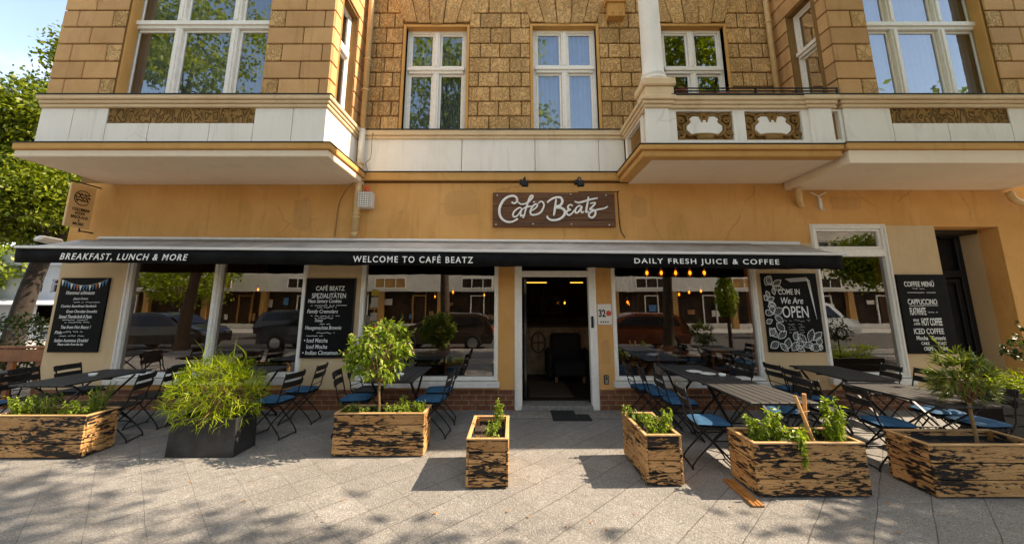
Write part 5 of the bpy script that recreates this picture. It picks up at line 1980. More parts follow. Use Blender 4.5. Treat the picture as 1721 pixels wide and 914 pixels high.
herb('herb_plant', 'tall sprig of herb at the back of the narrow planter left of the door', -0.19, 4.62, 0.36, 0.30, 0.07, 7, 'leaf', 31)
herb('herb_plant', 'bushy herb in the middle of the narrow planter left of the door', -0.25, 4.42, 0.36, 0.15, 0.10, 10, 'leaf', 32)
herb('herb_plant', 'small herb seedling near the front of the narrow planter left of the door', -0.12, 4.22, 0.36, 0.07, 0.04, 4, 'leaf', 33)
t = MB()
rr = random.Random(4)
for k in range(160):
    a = rr.uniform(0, 2 * PI)
    blade(t, Vector((0.02 * math.cos(a), 0.02 * math.sin(a), 0.0)), Vector((math.cos(a), math.sin(a), rr.uniform(0.3, 1.2))), rr.uniform(0.07, 0.12), 0.004, rr, 0.8, 3, 1.0)
o = t.build('dried_tuft', M['stake'], None)
o.location = (-0.33, 4.36, 0.355)
tag(o, 'dried brown tuft in the narrow planter left of the door', 'plant')
herb('herb_plant', 'large bright herb filling the front of the narrow planter right of the door', 1.52, 4.36, 0.38, 0.21, 0.13, 22, 'leaf', 34)
herb('herb_plant', 'darker leafy herb at the back of the narrow planter right of the door', 1.44, 4.78, 0.38, 0.14, 0.10, 13, 'leaf', 35, 'leaf_herbdark', L=0.045)
herb('herb_plant', 'thin upright sprig at the right edge of the narrow planter right of the door', 1.63, 4.34, 0.38, 0.24, 0.06, 6, 'leaf', 36)
herb('herb_plant', 'lone tall sprig in the far corner of the narrow planter right of the door', 1.37, 4.90, 0.38, 0.20, 0.03, 3, 'leaf', 37)
for i, (x, w_, h_) in enumerate(((-2.03, 0.13, 0.15), (-1.80, 0.13, 0.13), (-1.50, 0.12, 0.15), (-1.32, 0.13, 0.20), (-1.15, 0.08, 0.16))):
    herb('herb_plant', ['low dark herb at the left end of the planter under the flowering tree', 'low dark herb just left of the flowering tree trunk', 'bright herb just right of the flowering tree trunk',
                        'tallest bright herb under the flowering tree, right of its trunk', 'bright herb at the right end of the planter under the flowering tree'][i],
         x, 5.03, 0.385, h_, w_, 17, 'leaf', 40 + i, 'leaf_herbdark' if i < 2 else 'leaf_herb', L=0.03)
for i, (x, y, h_, r_, m_, lab) in enumerate((
        (2.46, 4.08, 0.24, 0.10, 'leaf_herb', 'bushy seedling at the left corner of the planter with the tied stakes'),
        (2.66, 4.12, 0.30, 0.09, 'leaf_herb', 'taller seedling left of the tied stakes'),
        (2.76, 3.98, 0.16, 0.10, 'leaf_herb', 'low seedling hanging over the front of the planter with the tied stakes'),
        (3.02, 4.22, 0.13, 0.08, 'leaf_herbdark', 'small seedling at the foot of the tied stakes'),
        (3.18, 4.05, 0.26, 0.09, 'leaf_herb', 'bushy seedling right of the tied stakes'),
        (3.26, 4.14, 0.38, 0.08, 'leaf_herb', 'tallest seedling at the right of the planter with the tied stakes'))):
    herb('seedling', lab, x, y, 0.375, h_, r_, 9, 'leaf', 60 + i, m_, 'seedlings in the planter with stakes', L=0.05)
tr_ = MB()
lf_ = MB()
rr = random.Random(9)
pth = smooth_path([(0, 0, 0.12), (0.02, -0.12, 0.13), (0.03, -0.16, 0.06), (0.035, -0.165, -0.10)], 5)
tr_.tube(pth, 0.004, 5)
for p in pth:
    for j in range(8):
        leaf(lf_, p, rdir(rr), 0.045, 0.022, rr, 0.4)
t = thing('trailing_plant', 'trailing green shoot hanging down the front of the planter with the tied stakes', 'plant', (2.73, 4.08, 0.375))
tr_.build('stem', M['leaf_herbdark'], t)
lf_.build('foliage', M['leaf_herb'], t)
for i, (x, y, h_, r_, k_, m_, lab) in enumerate((
        (-6.05, 5.02, 0.24, 0.14, 'leaf', 'leaf_herb', 'light spiky herb at the cut off left end of the leftmost planter'),
        (-5.80, 5.05, 0.26, 0.16, 'needle', 'leaf_herbdark', 'dark bushy herb in the left part of the leftmost planter'),
        (-5.36, 5.02, 0.20, 0.15, 'leaf', 'leaf_herb', 'bright low herb right of the broad leaves in the leftmost planter'),
        (-5.18, 5.06, 0.34, 0.12, 'needle', 'leaf_herbdark', 'feathery tall herb at the right end of the leftmost planter'))):
    herb('herb_plant', lab, x, y, 0.375, h_, r_, 20, k_, 80 + i, m_, L=0.035)
rr = random.Random(77)
lf_ = MB()
for k in range(14):
    a = rr.uniform(0, 2 * PI)
    p = Vector((rr.uniform(-.08, .08), rr.uniform(-.06, .06), 0))
    leaf(lf_, p, Vector((math.cos(a) * 0.9, math.sin(a) * 0.7, 0.9)), rr.uniform(0.16, 0.25), rr.uniform(0.06, 0.085), rr, 0.35)
t = thing('broad_leaf_plant', 'plant with broad tongue shaped leaves in the middle of the leftmost planter', 'plant', (-5.57, 4.98, 0.37))
lf_.build('foliage', M['leaf_herb'], t)
t = thing('plant_stakes', 'pair of pale wooden stakes tied together with twine in a planter', 'stakes', (2.95, 4.12, 0.37), world=True)
MB().tube([(2.975, 4.02, 0.36), (2.89, 4.13, 0.86)], 0.017, 8).build('stake', M['stake'], t)
MB().tube([(3.0, 4.20, 0.36), (3.01, 4.16, 0.87)], 0.019, 8).build('stake', M['stake'], t)
MB().tube([(2.88, 4.10, 0.70), (2.90, 4.08, 0.71), (3.02, 4.13, 0.71), (3.03, 4.18, 0.705), (2.91, 4.14, 0.70)], 0.005, 5).build('twine', M['rope'], t)
MB().tube([(2.91, 4.08, 0.60), (3.02, 4.15, 0.61), (3.02, 4.20, 0.60)], 0.005, 5).build('twine', M['rope'], t)
pk = MB()
for k in range(3):
    pk.box(-0.055 + k * 0.038, -0.02 + k * 0.038, -0.26, 0.26, 0.0, 0.022)
o = pk.build('loose_board', M['plank'], None, bevel=0.004)
o.location = (2.20, 4.02, 0.0)
o.rotation_euler = (0, 0, math.radians(-2))
tag(o, 'brown grooved board lying on the paving beside the stakes planter', 'board')
o = MB().box(0.62, 1.02, 6.27, 6.80, 0.0, 0.02).box(1.021, 1.23, 6.27, 6.58, 0.0, 0.018).build('doormat', M['blackmat'], None, bevel=0.006)
tag(o, 'stepped black rubber doormat on the paving before the cafe door', 'doormat')
o = MB().box(-0.15, 1.95, 6.42, 6.80, 0.0, 0.014).build('door_step', M['granite'], None, bevel=0.006)
tag(o, 'worn flat stone slab before the cafe threshold', 'door step')

# shrubs at the right edge
rr = random.Random(14)
t = thing('dark_rosebush', 'small dark leaved standard bush in front of the house entrance', 'bush', (7.05, 5.35, 0))
tr = MB().tube([(0, 0, 0), (0.01, 0, 0.7), (0, 0, 1.2)], 0.012, 6)
lf_ = MB()
for k in range(60):
    u = rdir(rr, 0.1)
    c = Vector((u.x * 0.27, u.y * 0.25, 1.17 + u.z * 0.17))
    if k % 3 == 0:
        tr.tube([(0, 0, 1.02), tuple(c)], 0.004, 4)
    for j in range(4):
        leaf(lf_, c + rdir(rr) * 0.04, rdir(rr), 0.07, 0.05, rr)
for k in range(3):
    pp_ = smooth_path([(0.05, 0, 1.2), (-0.05 + 0.1 * k, 0, 1.42), (-0.16 + 0.2 * k, 0, 1.55)], 4)
    tr.tube(pp_, 0.003, 4)
    for p in pp_[4:]:
        for j in range(3):
            leaf(lf_, p, rdir(rr), 0.06, 0.04, rr)
tr.build('trunk', M['bark'], t)
lf_.build('crown', M['leaf_dark'], t)
t = thing('hedge_planter', 'dark timber trough with leafy hedge at the right edge of the terrace', 'planter', (6.95, 5.35, 0))
for s in (-1, 1):
    m = MB()
    for k in range(5):
        m.box(-0.8, 0.8, s * 0.25 - 0.012, s * 0.25 + 0.012, 0.02 + k * 0.13, 0.14 + k * 0.13)
    m.build('side_panel', M['slat'], t, bevel=0.003)
    m = MB()
    for k in range(5):
        m.box(s * 0.79 - 0.012, s * 0.79 + 0.012, -0.237, 0.237, 0.02 + k * 0.13, 0.14 + k * 0.13)
    m.build('end_panel', M['slat'], t, bevel=0.003)
MB().box(-0.77, 0.77, -0.236, 0.236, 0.3, 0.6).build('soil', M['soil'], t)
t = thing('hedge_shrub', 'bright green feathery shrub in the dark trough at the right edge', 'bush', (6.95, 5.35, 0.6))
lf_ = MB()
for k in range(220):
    c = Vector((rr.uniform(-0.75, 0.75), rr.uniform(-0.25, 0.25), rr.uniform(0.0, 0.26)))
    for j in range(5):
        blade(lf_, c, Vector((rr.uniform(-1, 1), rr.uniform(-1.2, 0.6), rr.uniform(0.2, 1))), rr.uniform(0.10, 0.2), 0.012, rr, 0.5, 3, 0.9)
lf_.build('foliage', M['leaf_bush'], t)
sm_ = MB()
for k in range(12):
    sm_.tube([(-0.7 + k * 0.127, 0, 0), (-0.7 + k * 0.127 + 0.04, 0.05, 0.22)], 0.006, 4)
sm_.build('stem', M['bark'], t)


# ------------------------------------------------------------------ trees
def street_tree(name, label, x, y, trunk_h, r0, lobes, n_clump, per, lsize, seed, lean=(0, 0), group='street trees', mat='leaf_tree', clump_r=0.55):
    """lobes: list of (cx, cy, cz, rx, ry, rz) relative to the base"""
    rr = random.Random(seed)
    rg = np.random.default_rng(seed)
    t = thing(name, label, 'tree', (x, y, -0.02), 0, group)
    tr = MB()
    top = Vector((lean[0], lean[1], trunk_h))
    tr.tube(smooth_path([(0, 0, -0.1), (lean[0] * 0.1, lean[1] * 0.1, trunk_h * 0.15), (lean[0] * 0.4, lean[1] * 0.45, trunk_h * 0.55), tuple(top)], 5),
            [r0 * (1.35 if k == 0 else (1.08 if k < 4 else 1 - 0.3 * k / 16)) for k in range(16)], 12)
    V, F = [], []
    cs = []
    for k in range(n_clump):
        L_ = lobes[rr.randrange(len(lobes))]
        u = rdir(rr, 0.05)
        r = rr.uniform(0.15, 1.0) ** 0.5
        cs.append(Vector((L_[0] + u.x * L_[3] * r, L_[1] + u.y * L_[4] * r, L_[2] + u.z * L_[5] * r)))
    for L_ in lobes:
        for q in range(3):
            c = Vector((L_[0], L_[1], L_[2])) + Vector((rr.uniform(-.5, .5) * L_[3], rr.uniform(-.5, .5) * L_[4], rr.uniform(-.2, .6) * L_[5]))
            mid = top.lerp(c, 0.5) + Vector((rr.uniform(-.2, .2), rr.uniform(-.2, .2), 0.25))
            tr.tube(smooth_path([tuple(top - Vector((0, 0, 0.15))), tuple(mid), tuple(c)], 4), [r0 * (0.55 - 0.05 * k) if k < 9 else r0 * 0.12 for k in range(9)], 7)
            near = sorted(cs, key=lambda w_: (w_ - c).length)[:7]
            for e in near:
                tr.tube([tuple(c), tuple(c.lerp(e, 0.5) + Vector((0, 0, 0.1))), tuple(e)], [r0 * 0.14, r0 * 0.09, r0 * 0.04], 5)
    N = n_clump * per
    base = np.repeat(np.array([tuple(c) for c in cs]), per, axis=0)
    off = rg.normal(0, 1, (N, 3)) * np.array([clump_r, clump_r, clump_r * 0.55]) * 0.62
    P = base + off
    d = rg.normal(0, 1, (N, 3)) + off * 0.8
    d[:, 2] -= 0.25
    d /= np.linalg.norm(d, axis=1)[:, None]
    s = np.cross(d, rg.normal(0, 1, (N, 3)) * 0.7 + np.array([0, 0, 1.0]))
    s /= np.linalg.norm(s, axis=1)[:, None]
    Ls = lsize * rg.uniform(0.7, 1.3, (N, 1))
    q = np.stack([P, P + d * Ls * 0.45 + s * Ls * 0.3, P + d * Ls, P + d * Ls * 0.45 - s * Ls * 0.3], axis=1).reshape(-1, 3)
    me = bpy.data.meshes.new('crown')
    me.from_pydata(q.tolist(), [], np.arange(N * 4).reshape(-1, 4).tolist())
    me.update()
    me.materials.append(M[mat])
    tr.build('trunk', M['barkshade' if mat == 'leaf_dense' else 'bark'], t, smooth=True)
    o = bpy.data.objects.new('crown', me)
    COL.objects.link(o)
    o.parent = t
    return t


street_tree('street_tree', 'big leafy street tree with dark leaning trunk beyond the left corner of the house', -16.6, 13.0, 4.0, 0.30,
            [(0.2, 0, 5.4, 3.5, 2.8, 1.6), (0.7, 0, 8.0, 2.7, 2.4, 1.9), (-1.8, 0.2, 7.0, 2.5, 2.4, 2.3), (1.6, 0, 10.3, 1.0, 1.0, 1.3), (0.5, -0.5, 5.0, 2.6, 2.4, 1.2)], 520, 230, 0.145, 3, (0.6, 0.0), mat='leaf_dense', clump_r=0.6)
street_tree('street_tree', 'sunlit yellow green tree far behind the leaning trunk at left', -27.5, 20.0, 1.6, 0.2,
            [(0, 0, 3.2, 2.8, 2.2, 1.7)], 90, 60, 0.24, 4, (0, 0))
street_tree('street_tree', 'sunlit tree behind the white house at far left', -36, 34, 2.5, 0.3, [(0, 0, 5.5, 4, 4, 3.2)], 90, 60, 0.35, 5, (0, 0), clump_r=0.9)
# trees along the kerb behind the camera: seen in the glass and as dappled shade
street_tree('street_tree', 'kerb tree with thick bark trunk mirrored in the window right of the door', 5.9, -1.0, 3.4, 0.22,
            [(0.6, 2.7, 7.2, 2.4, 2.1, 1.2), (0.2, 3.8, 9.6, 2.6, 2.6, 1.6)], 175, 75, 0.18, 6, (0.1, 0.1))
street_tree('street_tree', 'kerb tree mirrored in the window left of the door', -2.6, -1.1, 3.6, 0.21,
            [(0, 0, 6.4, 2.2, 2.0, 1.6), (1.0, -0.2, 9.8, 3.5, 2.4, 2.2), (0.9, 0, 12.2, 3.4, 2.0, 1.6)], 230, 80, 0.18, 7, (-0.1, 0))
street_tree('street_tree', 'kerb tree mirrored at the left edge of the leftmost window', -12.8, -1.3, 2.9, 0.24,
            [(0, 0, 4.6, 3.4, 2.6, 1.6), (0.4, 0, 8.5, 3.8, 2.8, 2.6), (0, 0, 11.8, 3.4, 2.4, 1.8)], 250, 80, 0.18, 8, (0.2, 0))
street_tree('street_tree', 'pavement tree shading the tables and paving at right', 12.0, 2.0, 3.6, 0.22,
            [(-1.6, -0.9, 5.7, 2.6, 2.2, 1.0), (-0.6, 1.7, 5.8, 1.9, 1.3, 0.9)], 150, 80, 0.17, 9, (0.0, 0.1))
street_tree('street_tree', 'kerb tree standing furthest right beyond the frame', 16.0, 0.0, 3.8, 0.22,
            [(0, 1.2, 5.6, 3.0, 3.2, 1.0), (0.4, 1.2, 6.0, 2.6, 3.0, 0.8), (-2.0, -1.0, 3.4, 1.3, 1.0, 0.8)], 170, 80, 0.17, 10, (0.0, 0.1))
street_tree('street_tree', 'sunlit low tree across the street mirrored at the left of the leftmost window', -20.5, -10.2, 1.5, 0.2,
            [(0, 0, 3.3, 3.0, 2.0, 1.8)], 90, 70, 0.2, 12, (0, 0))
# ivy clad post
rr = random.Random(15)
t = thing('ivy_post', 'ivy covered post mirrored bright green in the window right of the door', 'plant', (8.3, -1.15, 0))
MB().tube([(0, 0, -0.1), (0, 0, 3.2)], 0.07, 8).build('post', M['bark'], t)
lf_ = MB()
for k in range(1500):
    a, z = rr.uniform(0, 2 * PI), rr.uniform(1.3, 3.5)
    r = (0.18 + 0.16 * abs(math.sin(z * 2.3))) * (1.25 - 0.12 * z) * rr.uniform(0.6, 1.15)
    leaf(lf_, Vector((r * math.cos(a), r * math.sin(a), z)), Vector((math.cos(a), math.sin(a), -0.5)), 0.10, 0.09, rr, 0.4)
lf_.build('ivy', M['leaf_bush'], t)

# dark bush and timber bench beyond the left corner
rr = random.Random(16)
t = thing('dark_bush', 'dark leafy bush behind the brown timber bench at far left', 'bush', (-10.2, 8.0, 0))
lf_ = MB()
for k in range(260):
    u = rdir(rr, 0.2)
    c = Vector((u.x * 0.75, u.y * 0.5, 0.85 + u.z * 0.6))
    for j in range(6):
        leaf(lf_, c + rdir(rr) * 0.12, u + rdir(rr), rr.uniform(0.09, 0.15), 0.06, rr)
MB().tube([(0, 0, 0), (0, 0, 0.8)], 0.04, 6).build('stem', M['bark'], t)
lf_.build('foliage', M['leaf_dark'], t)
t = thing('timber_bench', 'reddish brown timber bench with planked back at the left edge', 'bench', (-9.75, 7.35, 0))
MB().box(-1.05, 1.05, -0.02, 0.02, 0.72, 0.94).build('backrest', M['bench'], t, bevel=0.008)
MB().box(-1.05, 1.05, -0.03, 0.03, 0.96, 1.0).build('top_rail', M['bench'], t, bevel=0.006)
MB().box(-1.05, 1.05, -0.42, -0.03, 0.42, 0.46).build('seat', M['bench'], t, bevel=0.006)
for x in (-0.95, -0.1, 0.42, 0.95):
    MB().box(x - 0.06, x + 0.06, 0.021, 0.08, 0.0, 0.97).build('leg', M['bench'], t, bevel=0.006)
for x in (-0.95, 0.0, 0.95):
    MB().box(x - 0.04, x + 0.04, -0.4, -0.33, 0.0, 0.418).build('leg', M['bench'], t, bevel=0.006)

# white house far left
t = thing('white_house', 'small white house with paired dark windows and lean to cafe front at far left', 'house', (-24.5, 20, 0))
hw = MB()
hw.wall(-3.0, 3.0, 1.95, 3.7, 0, 0.25, [(-0.55, 0.0, 2.3, 3.0), (0.45, 1.0, 2.3, 3.0), (1.5, 2.05, 2.3, 3.0)])
hw.wall(-3.0, 3.0, 0, 1.95, 0, 0.25, [(-0.6, 0.9, 0.0, 1.75), (1.4, 2.4, 0.0, 1.75)])
hw.box(-3.0, -2.75, 0.25, 6, 0, 3.7).box(2.75, 3.0, 0.25, 6, 0, 3.7).box(-2.75, 2.75, 5.75, 6, 0, 3.7)
hw.build('wall', M['housewhite'], t)
MB().prism([(-3.3, 3.7), (3.3, 3.7), (0, 5.6)], -0.3, 6.3).build('roof', M['housewhite'], t)
for x in (-0.55, 0.45, 1.5):
    f_ = MB().frame(x, x + 0.55, 2.3, 3.0, 0.05, 0.15, 0.05)
    f_.box(x + 0.25, x + 0.30, 0.05, 0.15, 2.35, 2.95).box(x + 0.05, x + 0.25, 0.06, 0.14, 2.72, 2.76).box(x + 0.30, x + 0.5, 0.06, 0.14, 2.72, 2.76)
    w_ = f_.build('window', M['housewhite'], t)
    MB().box(x + 0.02, x + 0.53, 0.16, 0.2, 2.32, 2.98).build('pane', M['darkglass'], w_)
MB().prism_x([(0.0, 2.0), (-1.1, 1.72), (-1.1, 1.66), (0.0, 1.92)], -2.9, 2.9).build('canopy', M['housewhite'], t)
MB().box(-2.7, 2.7, 1.5, 1.6, 0.0, 1.9).build('inner_wall', M['dark'], t)
for x in (-2.8, -0.9, 1.1, 2.8):
    MB().box(x - 0.04, x + 0.04, -1.05, -0.97, 0, 1.66).build('post', M['housewhite'], t)
t = thing('picket_fence', 'white picket fence before the white house at far left', 'fence', (-24.5, 18.4, 0))
m = MB()
for k in range(40):
    m.box(-3 + k * 0.15, -2.92 + k * 0.15, -0.01, 0.01, 0.03, 0.75)
m.box(-3, 3, 0.011, 0.04, 0.2, 0.26).box(-3, 3, 0.011, 0.04, 0.55, 0.61)
m.build('picket', M['housewhite'], t)

# ------------------------------------------------------------------ across the street (seen in the glass)
t = thing('shop_block', 'long pale shop block across the street, mirrored in the cafe windows', 'building', (0, -13, 0), world=True)
XA, XB = -34.0, 44.0
ws = []
MB().box(XA, XB, -13.6, -13.0, 2.55, 3.75).build('fascia', M['concrete'], t)
MB().box(XA, XB, -13.55, -13.05, 3.75, 3.85).build('coping', M['concrete'], t)
for i in range(20):
    x = XA + 0.2 + i * 4.1
    MB().box(x - 0.2, x + 0.2, -13.35, -13.05, 0, 2.55).build('column', M['shopcol'], t)
MB().box(XA, XB, -13.4, -13.2, 0, 0.35).build('plinth', M['concrete'], t)
MB().box(XA, XB, -13.9, -13.6, 0.35, 2.55).build('shop_glazing', M['shopdark'], t)
for i in range(38):
    x = XA + 1.2 + i * 2.05
    if i % 2 == 0:
        continue
    MB().box(x - 0.03, x + 0.03, -13.6, -13.5, 0.35, 2.55).build('glazing_bar', M['shopcol'], t)
rr = random.Random(70)
for k in range(44):
    x = XA + 8 + k * 1.42 + rr.uniform(-0.3, 0.3)
    z = rr.uniform(0.5, 1.7)
    MB().box(x, x + rr.uniform(0.25, 0.7), -13.56, -13.52, z, z + rr.uniform(0.2, 0.6)).build('shop_display', M[('plaque', 'bluep', 'shopcol', 'chairwood', 'concrete', 'brass')[k % 6]], t)
for k in range(20):
    x = XA + 2.3 + k * 4.1
    MB().frame(x, x + 1.0, 0.0, 2.3, -13.5, -13.42, 0.08).build('door_frame', M['frame' if k % 3 else 'shopcol'], t)
for k in range(12):
    x = XA + 6 + k * 6.1
    f_ = MB().frame(x, x + 2.2, 2.75, 3.5, -13.0, -12.97, 0.07)
    f_.box(x + 0.7, x + 0.75, -13.0, -12.97, 2.82, 3.43).box(x + 1.45, x + 1.5, -13.0, -12.97, 2.82, 3.43)
    f_ = f_.build('fascia_window', M['frame'], t)
    MB().box(x + 0.05, x + 2.15, -12.999, -12.985, 2.80, 3.45).build('pane', M['shopcol' if k % 2 else 'shopdark'], f_)
hs = []
for i in range(10):
    for z in (4.7, 7.4):
        hs.append((13.2 + i * 3.0, 14.9 + i * 3.0, z, z + 1.5))
MB().wall(12.0, XB, 3.85, 9.6, -13.9, -13.4, hs).build('upper_wall', M['oppwall'], t)
MB().box(XA, 12.0, -20, -16, 3.85, 7.0).build('rear_wall', M['oppwall'], t)
MB().box(XA, XB, -24, -13.6, 3.70, 3.74).build('flat_roof', M['roof'], t)
for (a, b, c, e) in hs:
    f_ = MB().frame(a, b, c, e, -13.75, -13.6, 0.09)
    f_.box((a + b) / 2 - 0.04, (a + b) / 2 + 0.04, -13.75, -13.6, c + 0.09, e - 0.09).box(a - 0.1, b + 0.1, -13.4, -13.3, c - 0.1, c)
    w_ = f_.build('window', M['frame'], t)
    MB().box(a + 0.02, b - 0.02, -13.85, -13.76, c + 0.02, e - 0.02).build('pane', M['darkglass'], w_)


def car(x, y, rz, paint, label, kind='hatch'):
    t = thing('parked_car', label, 'car', (x, y, -0.138), math.radians(rz), 'cars parked along the kerb')
    if kind == 'van':
        prof = [(-2.3, 0.35), (-2.32, 0.9), (-2.28, 1.0), (-2.2, 1.85), (-2.05, 1.95), (1.0, 1.95), (1.25, 1.85), (1.75, 1.12), (2.3, 0.98), (2.4, 0.7), (2.38, 0.35)]
        glassp = [(-2.1, 1.15), (-2.05, 1.75), (1.0, 1.8), (1.5, 1.15)]
    else:
        prof = [(-2.05, 0.32), (-2.12, 0.62), (-2.05, 0.98), (-1.75, 1.40), (-1.45, 1.50), (0.1, 1.51), (0.5, 1.42), (1.15, 1.02), (1.85, 0.88), (2.1, 0.68), (2.1, 0.32)]
        glassp = [(-1.72, 1.02), (-1.52, 1.38), (0.08, 1.43), (0.45, 1.36), (0.98, 1.03)]
    half = 0.86
    vs, fs = [], []
    secs = [(-1.0, 0.86), (-0.93, 0.97), (-0.6, 1.0), (0.6, 1.0), (0.93, 0.97), (1.0, 0.86)]
    n = len(prof)
    for (s, k) in secs:
        for (px, pz) in prof:
            nar = 1.0 - max(0.0, (pz - 0.95)) * 0.32
            vs.append((px * (0.985 if abs(s) > 0.95 else 1.0), s * half * nar, 0.32 + (pz - 0.32) * (k if abs(s) < 0.95 else 0.96)))
    for i in range(len(secs) - 1):
        for k in range(n):
            k2 = (k + 1) % n
            fs.append((i * n + k, i * n + k2, (i + 1) * n + k2, (i + 1) * n + k))
    fs.append(tuple(range(n)))
    fs.append(tuple(range(len(secs) * n - 1, (len(secs) - 1) * n - 1, -1)))
    b_ = MB().add(vs, fs).build('body', paint, t, bevel=0.03, smooth=False, seg=2)
    for s in (-1, 1):
        g_ = []
        for (px, pz) in glassp:
            nar = 1.0 - max(0.0, (pz - 0.95)) * 0.32
            g_.append((px, s * (half * nar + 0.012), 0.32 + (pz - 0.32) * 0.965))
        MB().add(g_, [tuple(range(len(g_)))]).build('side_window', M['darkglass'], t)
        p0, p1 = (prof[6], prof[7])
        for (zt, m_) in ((0.72, M['red']),):
            MB().box(-2.13, -2.0, s * 0.62 - 0.12, s * 0.62 + 0.12, 0.72, 0.92).build('tail_light', m_, t, bevel=0.02)
        MB().box(2.0, 2.125, s * 0.62 - 0.13, s * 0.62 + 0.13, 0.62, 0.76).build('headlight', M['rim'], t, bevel=0.02)
        for x_ in (-1.28, 1.32):
            w_ = MB().lathe([(0.2, -0.1), (0.31, -0.1), (0.325, -0.06), (0.325, 0.06), (0.31, 0.1), (0.2, 0.1)], (0, 0, 0), 22)
            w_.v = [(p[0] + x_, s * 0.80 + p[2], p[1] + 0.325) for p in w_.v]
            wh = w_.build('wheel', M['tyre'], t)
            r_ = MB().lathe([(0.05, 0.0), (0.2, 0.005), (0.2, 0.015), (0.05, 0.02)], (0, 0, 0), 14)
            r_.v = [(p[0] + x_, s * (0.895 + p[2]), p[1] + 0.325) for p in r_.v]
            r_.build('rim', M['rim'], wh)
    ws_ = MB()
    for (i0, i1) in ((6, 7), (2, 3)):
        (xa, za), (xb, zb_) = prof[i0], prof[i1]
        e = 0.02 * (1 if i0 == 6 else -1)
        q = []
        for (f, sg) in ((0.1, -1), (0.1, 1), (0.9, 1), (0.9, -1)):
            px, pz = xa + (xb - xa) * f, za + (zb_ - za) * f
            nar = 1.0 - max(0.0, (pz - 0.95)) * 0.32
            q.append((px + e, sg * half * nar * 0.86, pz + 0.015))
        ws_.add(q, [(0, 1, 2, 3)])
    ws_.build('windscreen', M['darkglass'], t)
    return t


def paint(name, c):
    t_ = NT(name)
    t_.b.inputs['Coat Weight'].default_value = 0.6
    t_.b.inputs['Coat Roughness'].default_value = 0.05
    return t_.set(c, 0.35, None, 0.2)


pb, pbr, pred, pwh, pgr = paint('black_car_paint', (0.006, 0.006, 0.007)), paint('brown_car_paint', (0.055, 0.036, 0.024)), paint('orange_car_paint', (0.15, 0.035, 0.010)), paint('white_car_paint', (0.62, 0.62, 0.6)), paint('grey_car_paint', (0.014, 0.016, 0.02))
car(-14.6, -2.7, 0, pb, 'black parked car mirrored in the leftmost window')
car(-8.2, -2.75, 180, pgr, 'dark grey parked car mirrored beside the specialities board')
car(-2.9, -2.8, 180, pbr, 'brown parked car mirrored in the window left of the door')
car(5.1, -2.8, 180, pred, 'orange red parked car mirrored in the window right of the door')
car(16.2, -7.9, 0, pwh, 'white van mirrored in the narrow transom window', 'van')
car(-11.8, -7.9, 0, pgr, 'blue grey parked car on the far side of the street at left')
t = thing('stop_pole', 'yellow topped street pole mirrored in the window left of the door', 'street sign', (-5.4, -1.25, 0))
MB().tube([(0, 0, -0.1), (0, 0, 2.3)], 0.03, 8).build('pole', M['stake'], t)
MB().box(-0.14, 0.14, 0.03, 0.045, 2.05, 2.3).build('sign_plate', M['strip'] if False else simple('yellow_plate', (0.7, 0.5, 0.05), 0.5), t)
MB().box(-0.14, 0.14, 0.03, 0.045, 1.6, 2.0).build('sign_plate', M['plaque'], t)
MB().box(-0.12, 0.12, 0.03, 0.045, 1.1, 1.4).build('sign_plate', M['plaque'], t)

# ------------------------------------------------------------------ inside the cafe
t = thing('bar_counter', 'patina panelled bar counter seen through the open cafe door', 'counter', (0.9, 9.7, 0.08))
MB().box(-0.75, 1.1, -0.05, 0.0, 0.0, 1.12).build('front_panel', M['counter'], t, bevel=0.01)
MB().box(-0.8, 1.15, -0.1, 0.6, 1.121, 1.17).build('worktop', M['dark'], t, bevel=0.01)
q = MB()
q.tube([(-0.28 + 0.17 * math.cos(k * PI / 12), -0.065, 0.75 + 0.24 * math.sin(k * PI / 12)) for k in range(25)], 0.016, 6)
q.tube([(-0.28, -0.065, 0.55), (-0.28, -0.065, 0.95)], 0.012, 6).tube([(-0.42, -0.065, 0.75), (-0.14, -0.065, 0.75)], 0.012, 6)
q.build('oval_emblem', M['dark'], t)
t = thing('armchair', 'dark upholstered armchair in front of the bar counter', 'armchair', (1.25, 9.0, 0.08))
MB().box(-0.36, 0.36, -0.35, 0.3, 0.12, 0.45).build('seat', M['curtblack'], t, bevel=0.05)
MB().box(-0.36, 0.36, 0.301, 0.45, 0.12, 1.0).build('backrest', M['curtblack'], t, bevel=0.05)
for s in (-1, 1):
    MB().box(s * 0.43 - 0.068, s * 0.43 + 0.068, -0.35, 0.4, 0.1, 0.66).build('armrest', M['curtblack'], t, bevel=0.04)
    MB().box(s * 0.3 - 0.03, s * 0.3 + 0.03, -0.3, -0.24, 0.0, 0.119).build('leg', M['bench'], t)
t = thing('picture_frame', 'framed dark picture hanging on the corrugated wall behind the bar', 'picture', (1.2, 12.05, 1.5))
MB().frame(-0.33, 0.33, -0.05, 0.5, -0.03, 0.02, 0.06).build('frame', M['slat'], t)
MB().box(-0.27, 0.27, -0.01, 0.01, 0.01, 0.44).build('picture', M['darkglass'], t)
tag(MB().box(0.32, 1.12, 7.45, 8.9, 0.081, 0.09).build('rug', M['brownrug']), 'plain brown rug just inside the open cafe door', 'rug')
for (x0, x1, lab) in ((0.28, 0.80, 'yellow strip light inside the door, left one'), (1.36, 1.66, 'yellow strip light inside the door, right one')):
    t = thing('strip_light', lab, 'light', ((x0 + x1) / 2, 9.1, 2.25), group='yellow strip lights')
    w_ = (x1 - x0) / 2
    MB().box(-w_, w_, -0.015, 0.015, 0.0, 0.022).build('tube', M['strip'], t)
    MB().box(-w_, w_, -0.02, 0.02, 0.023, 0.05).build('housing', M['dark'], t)
GB = 'glowing pendant bulbs inside the cafe'


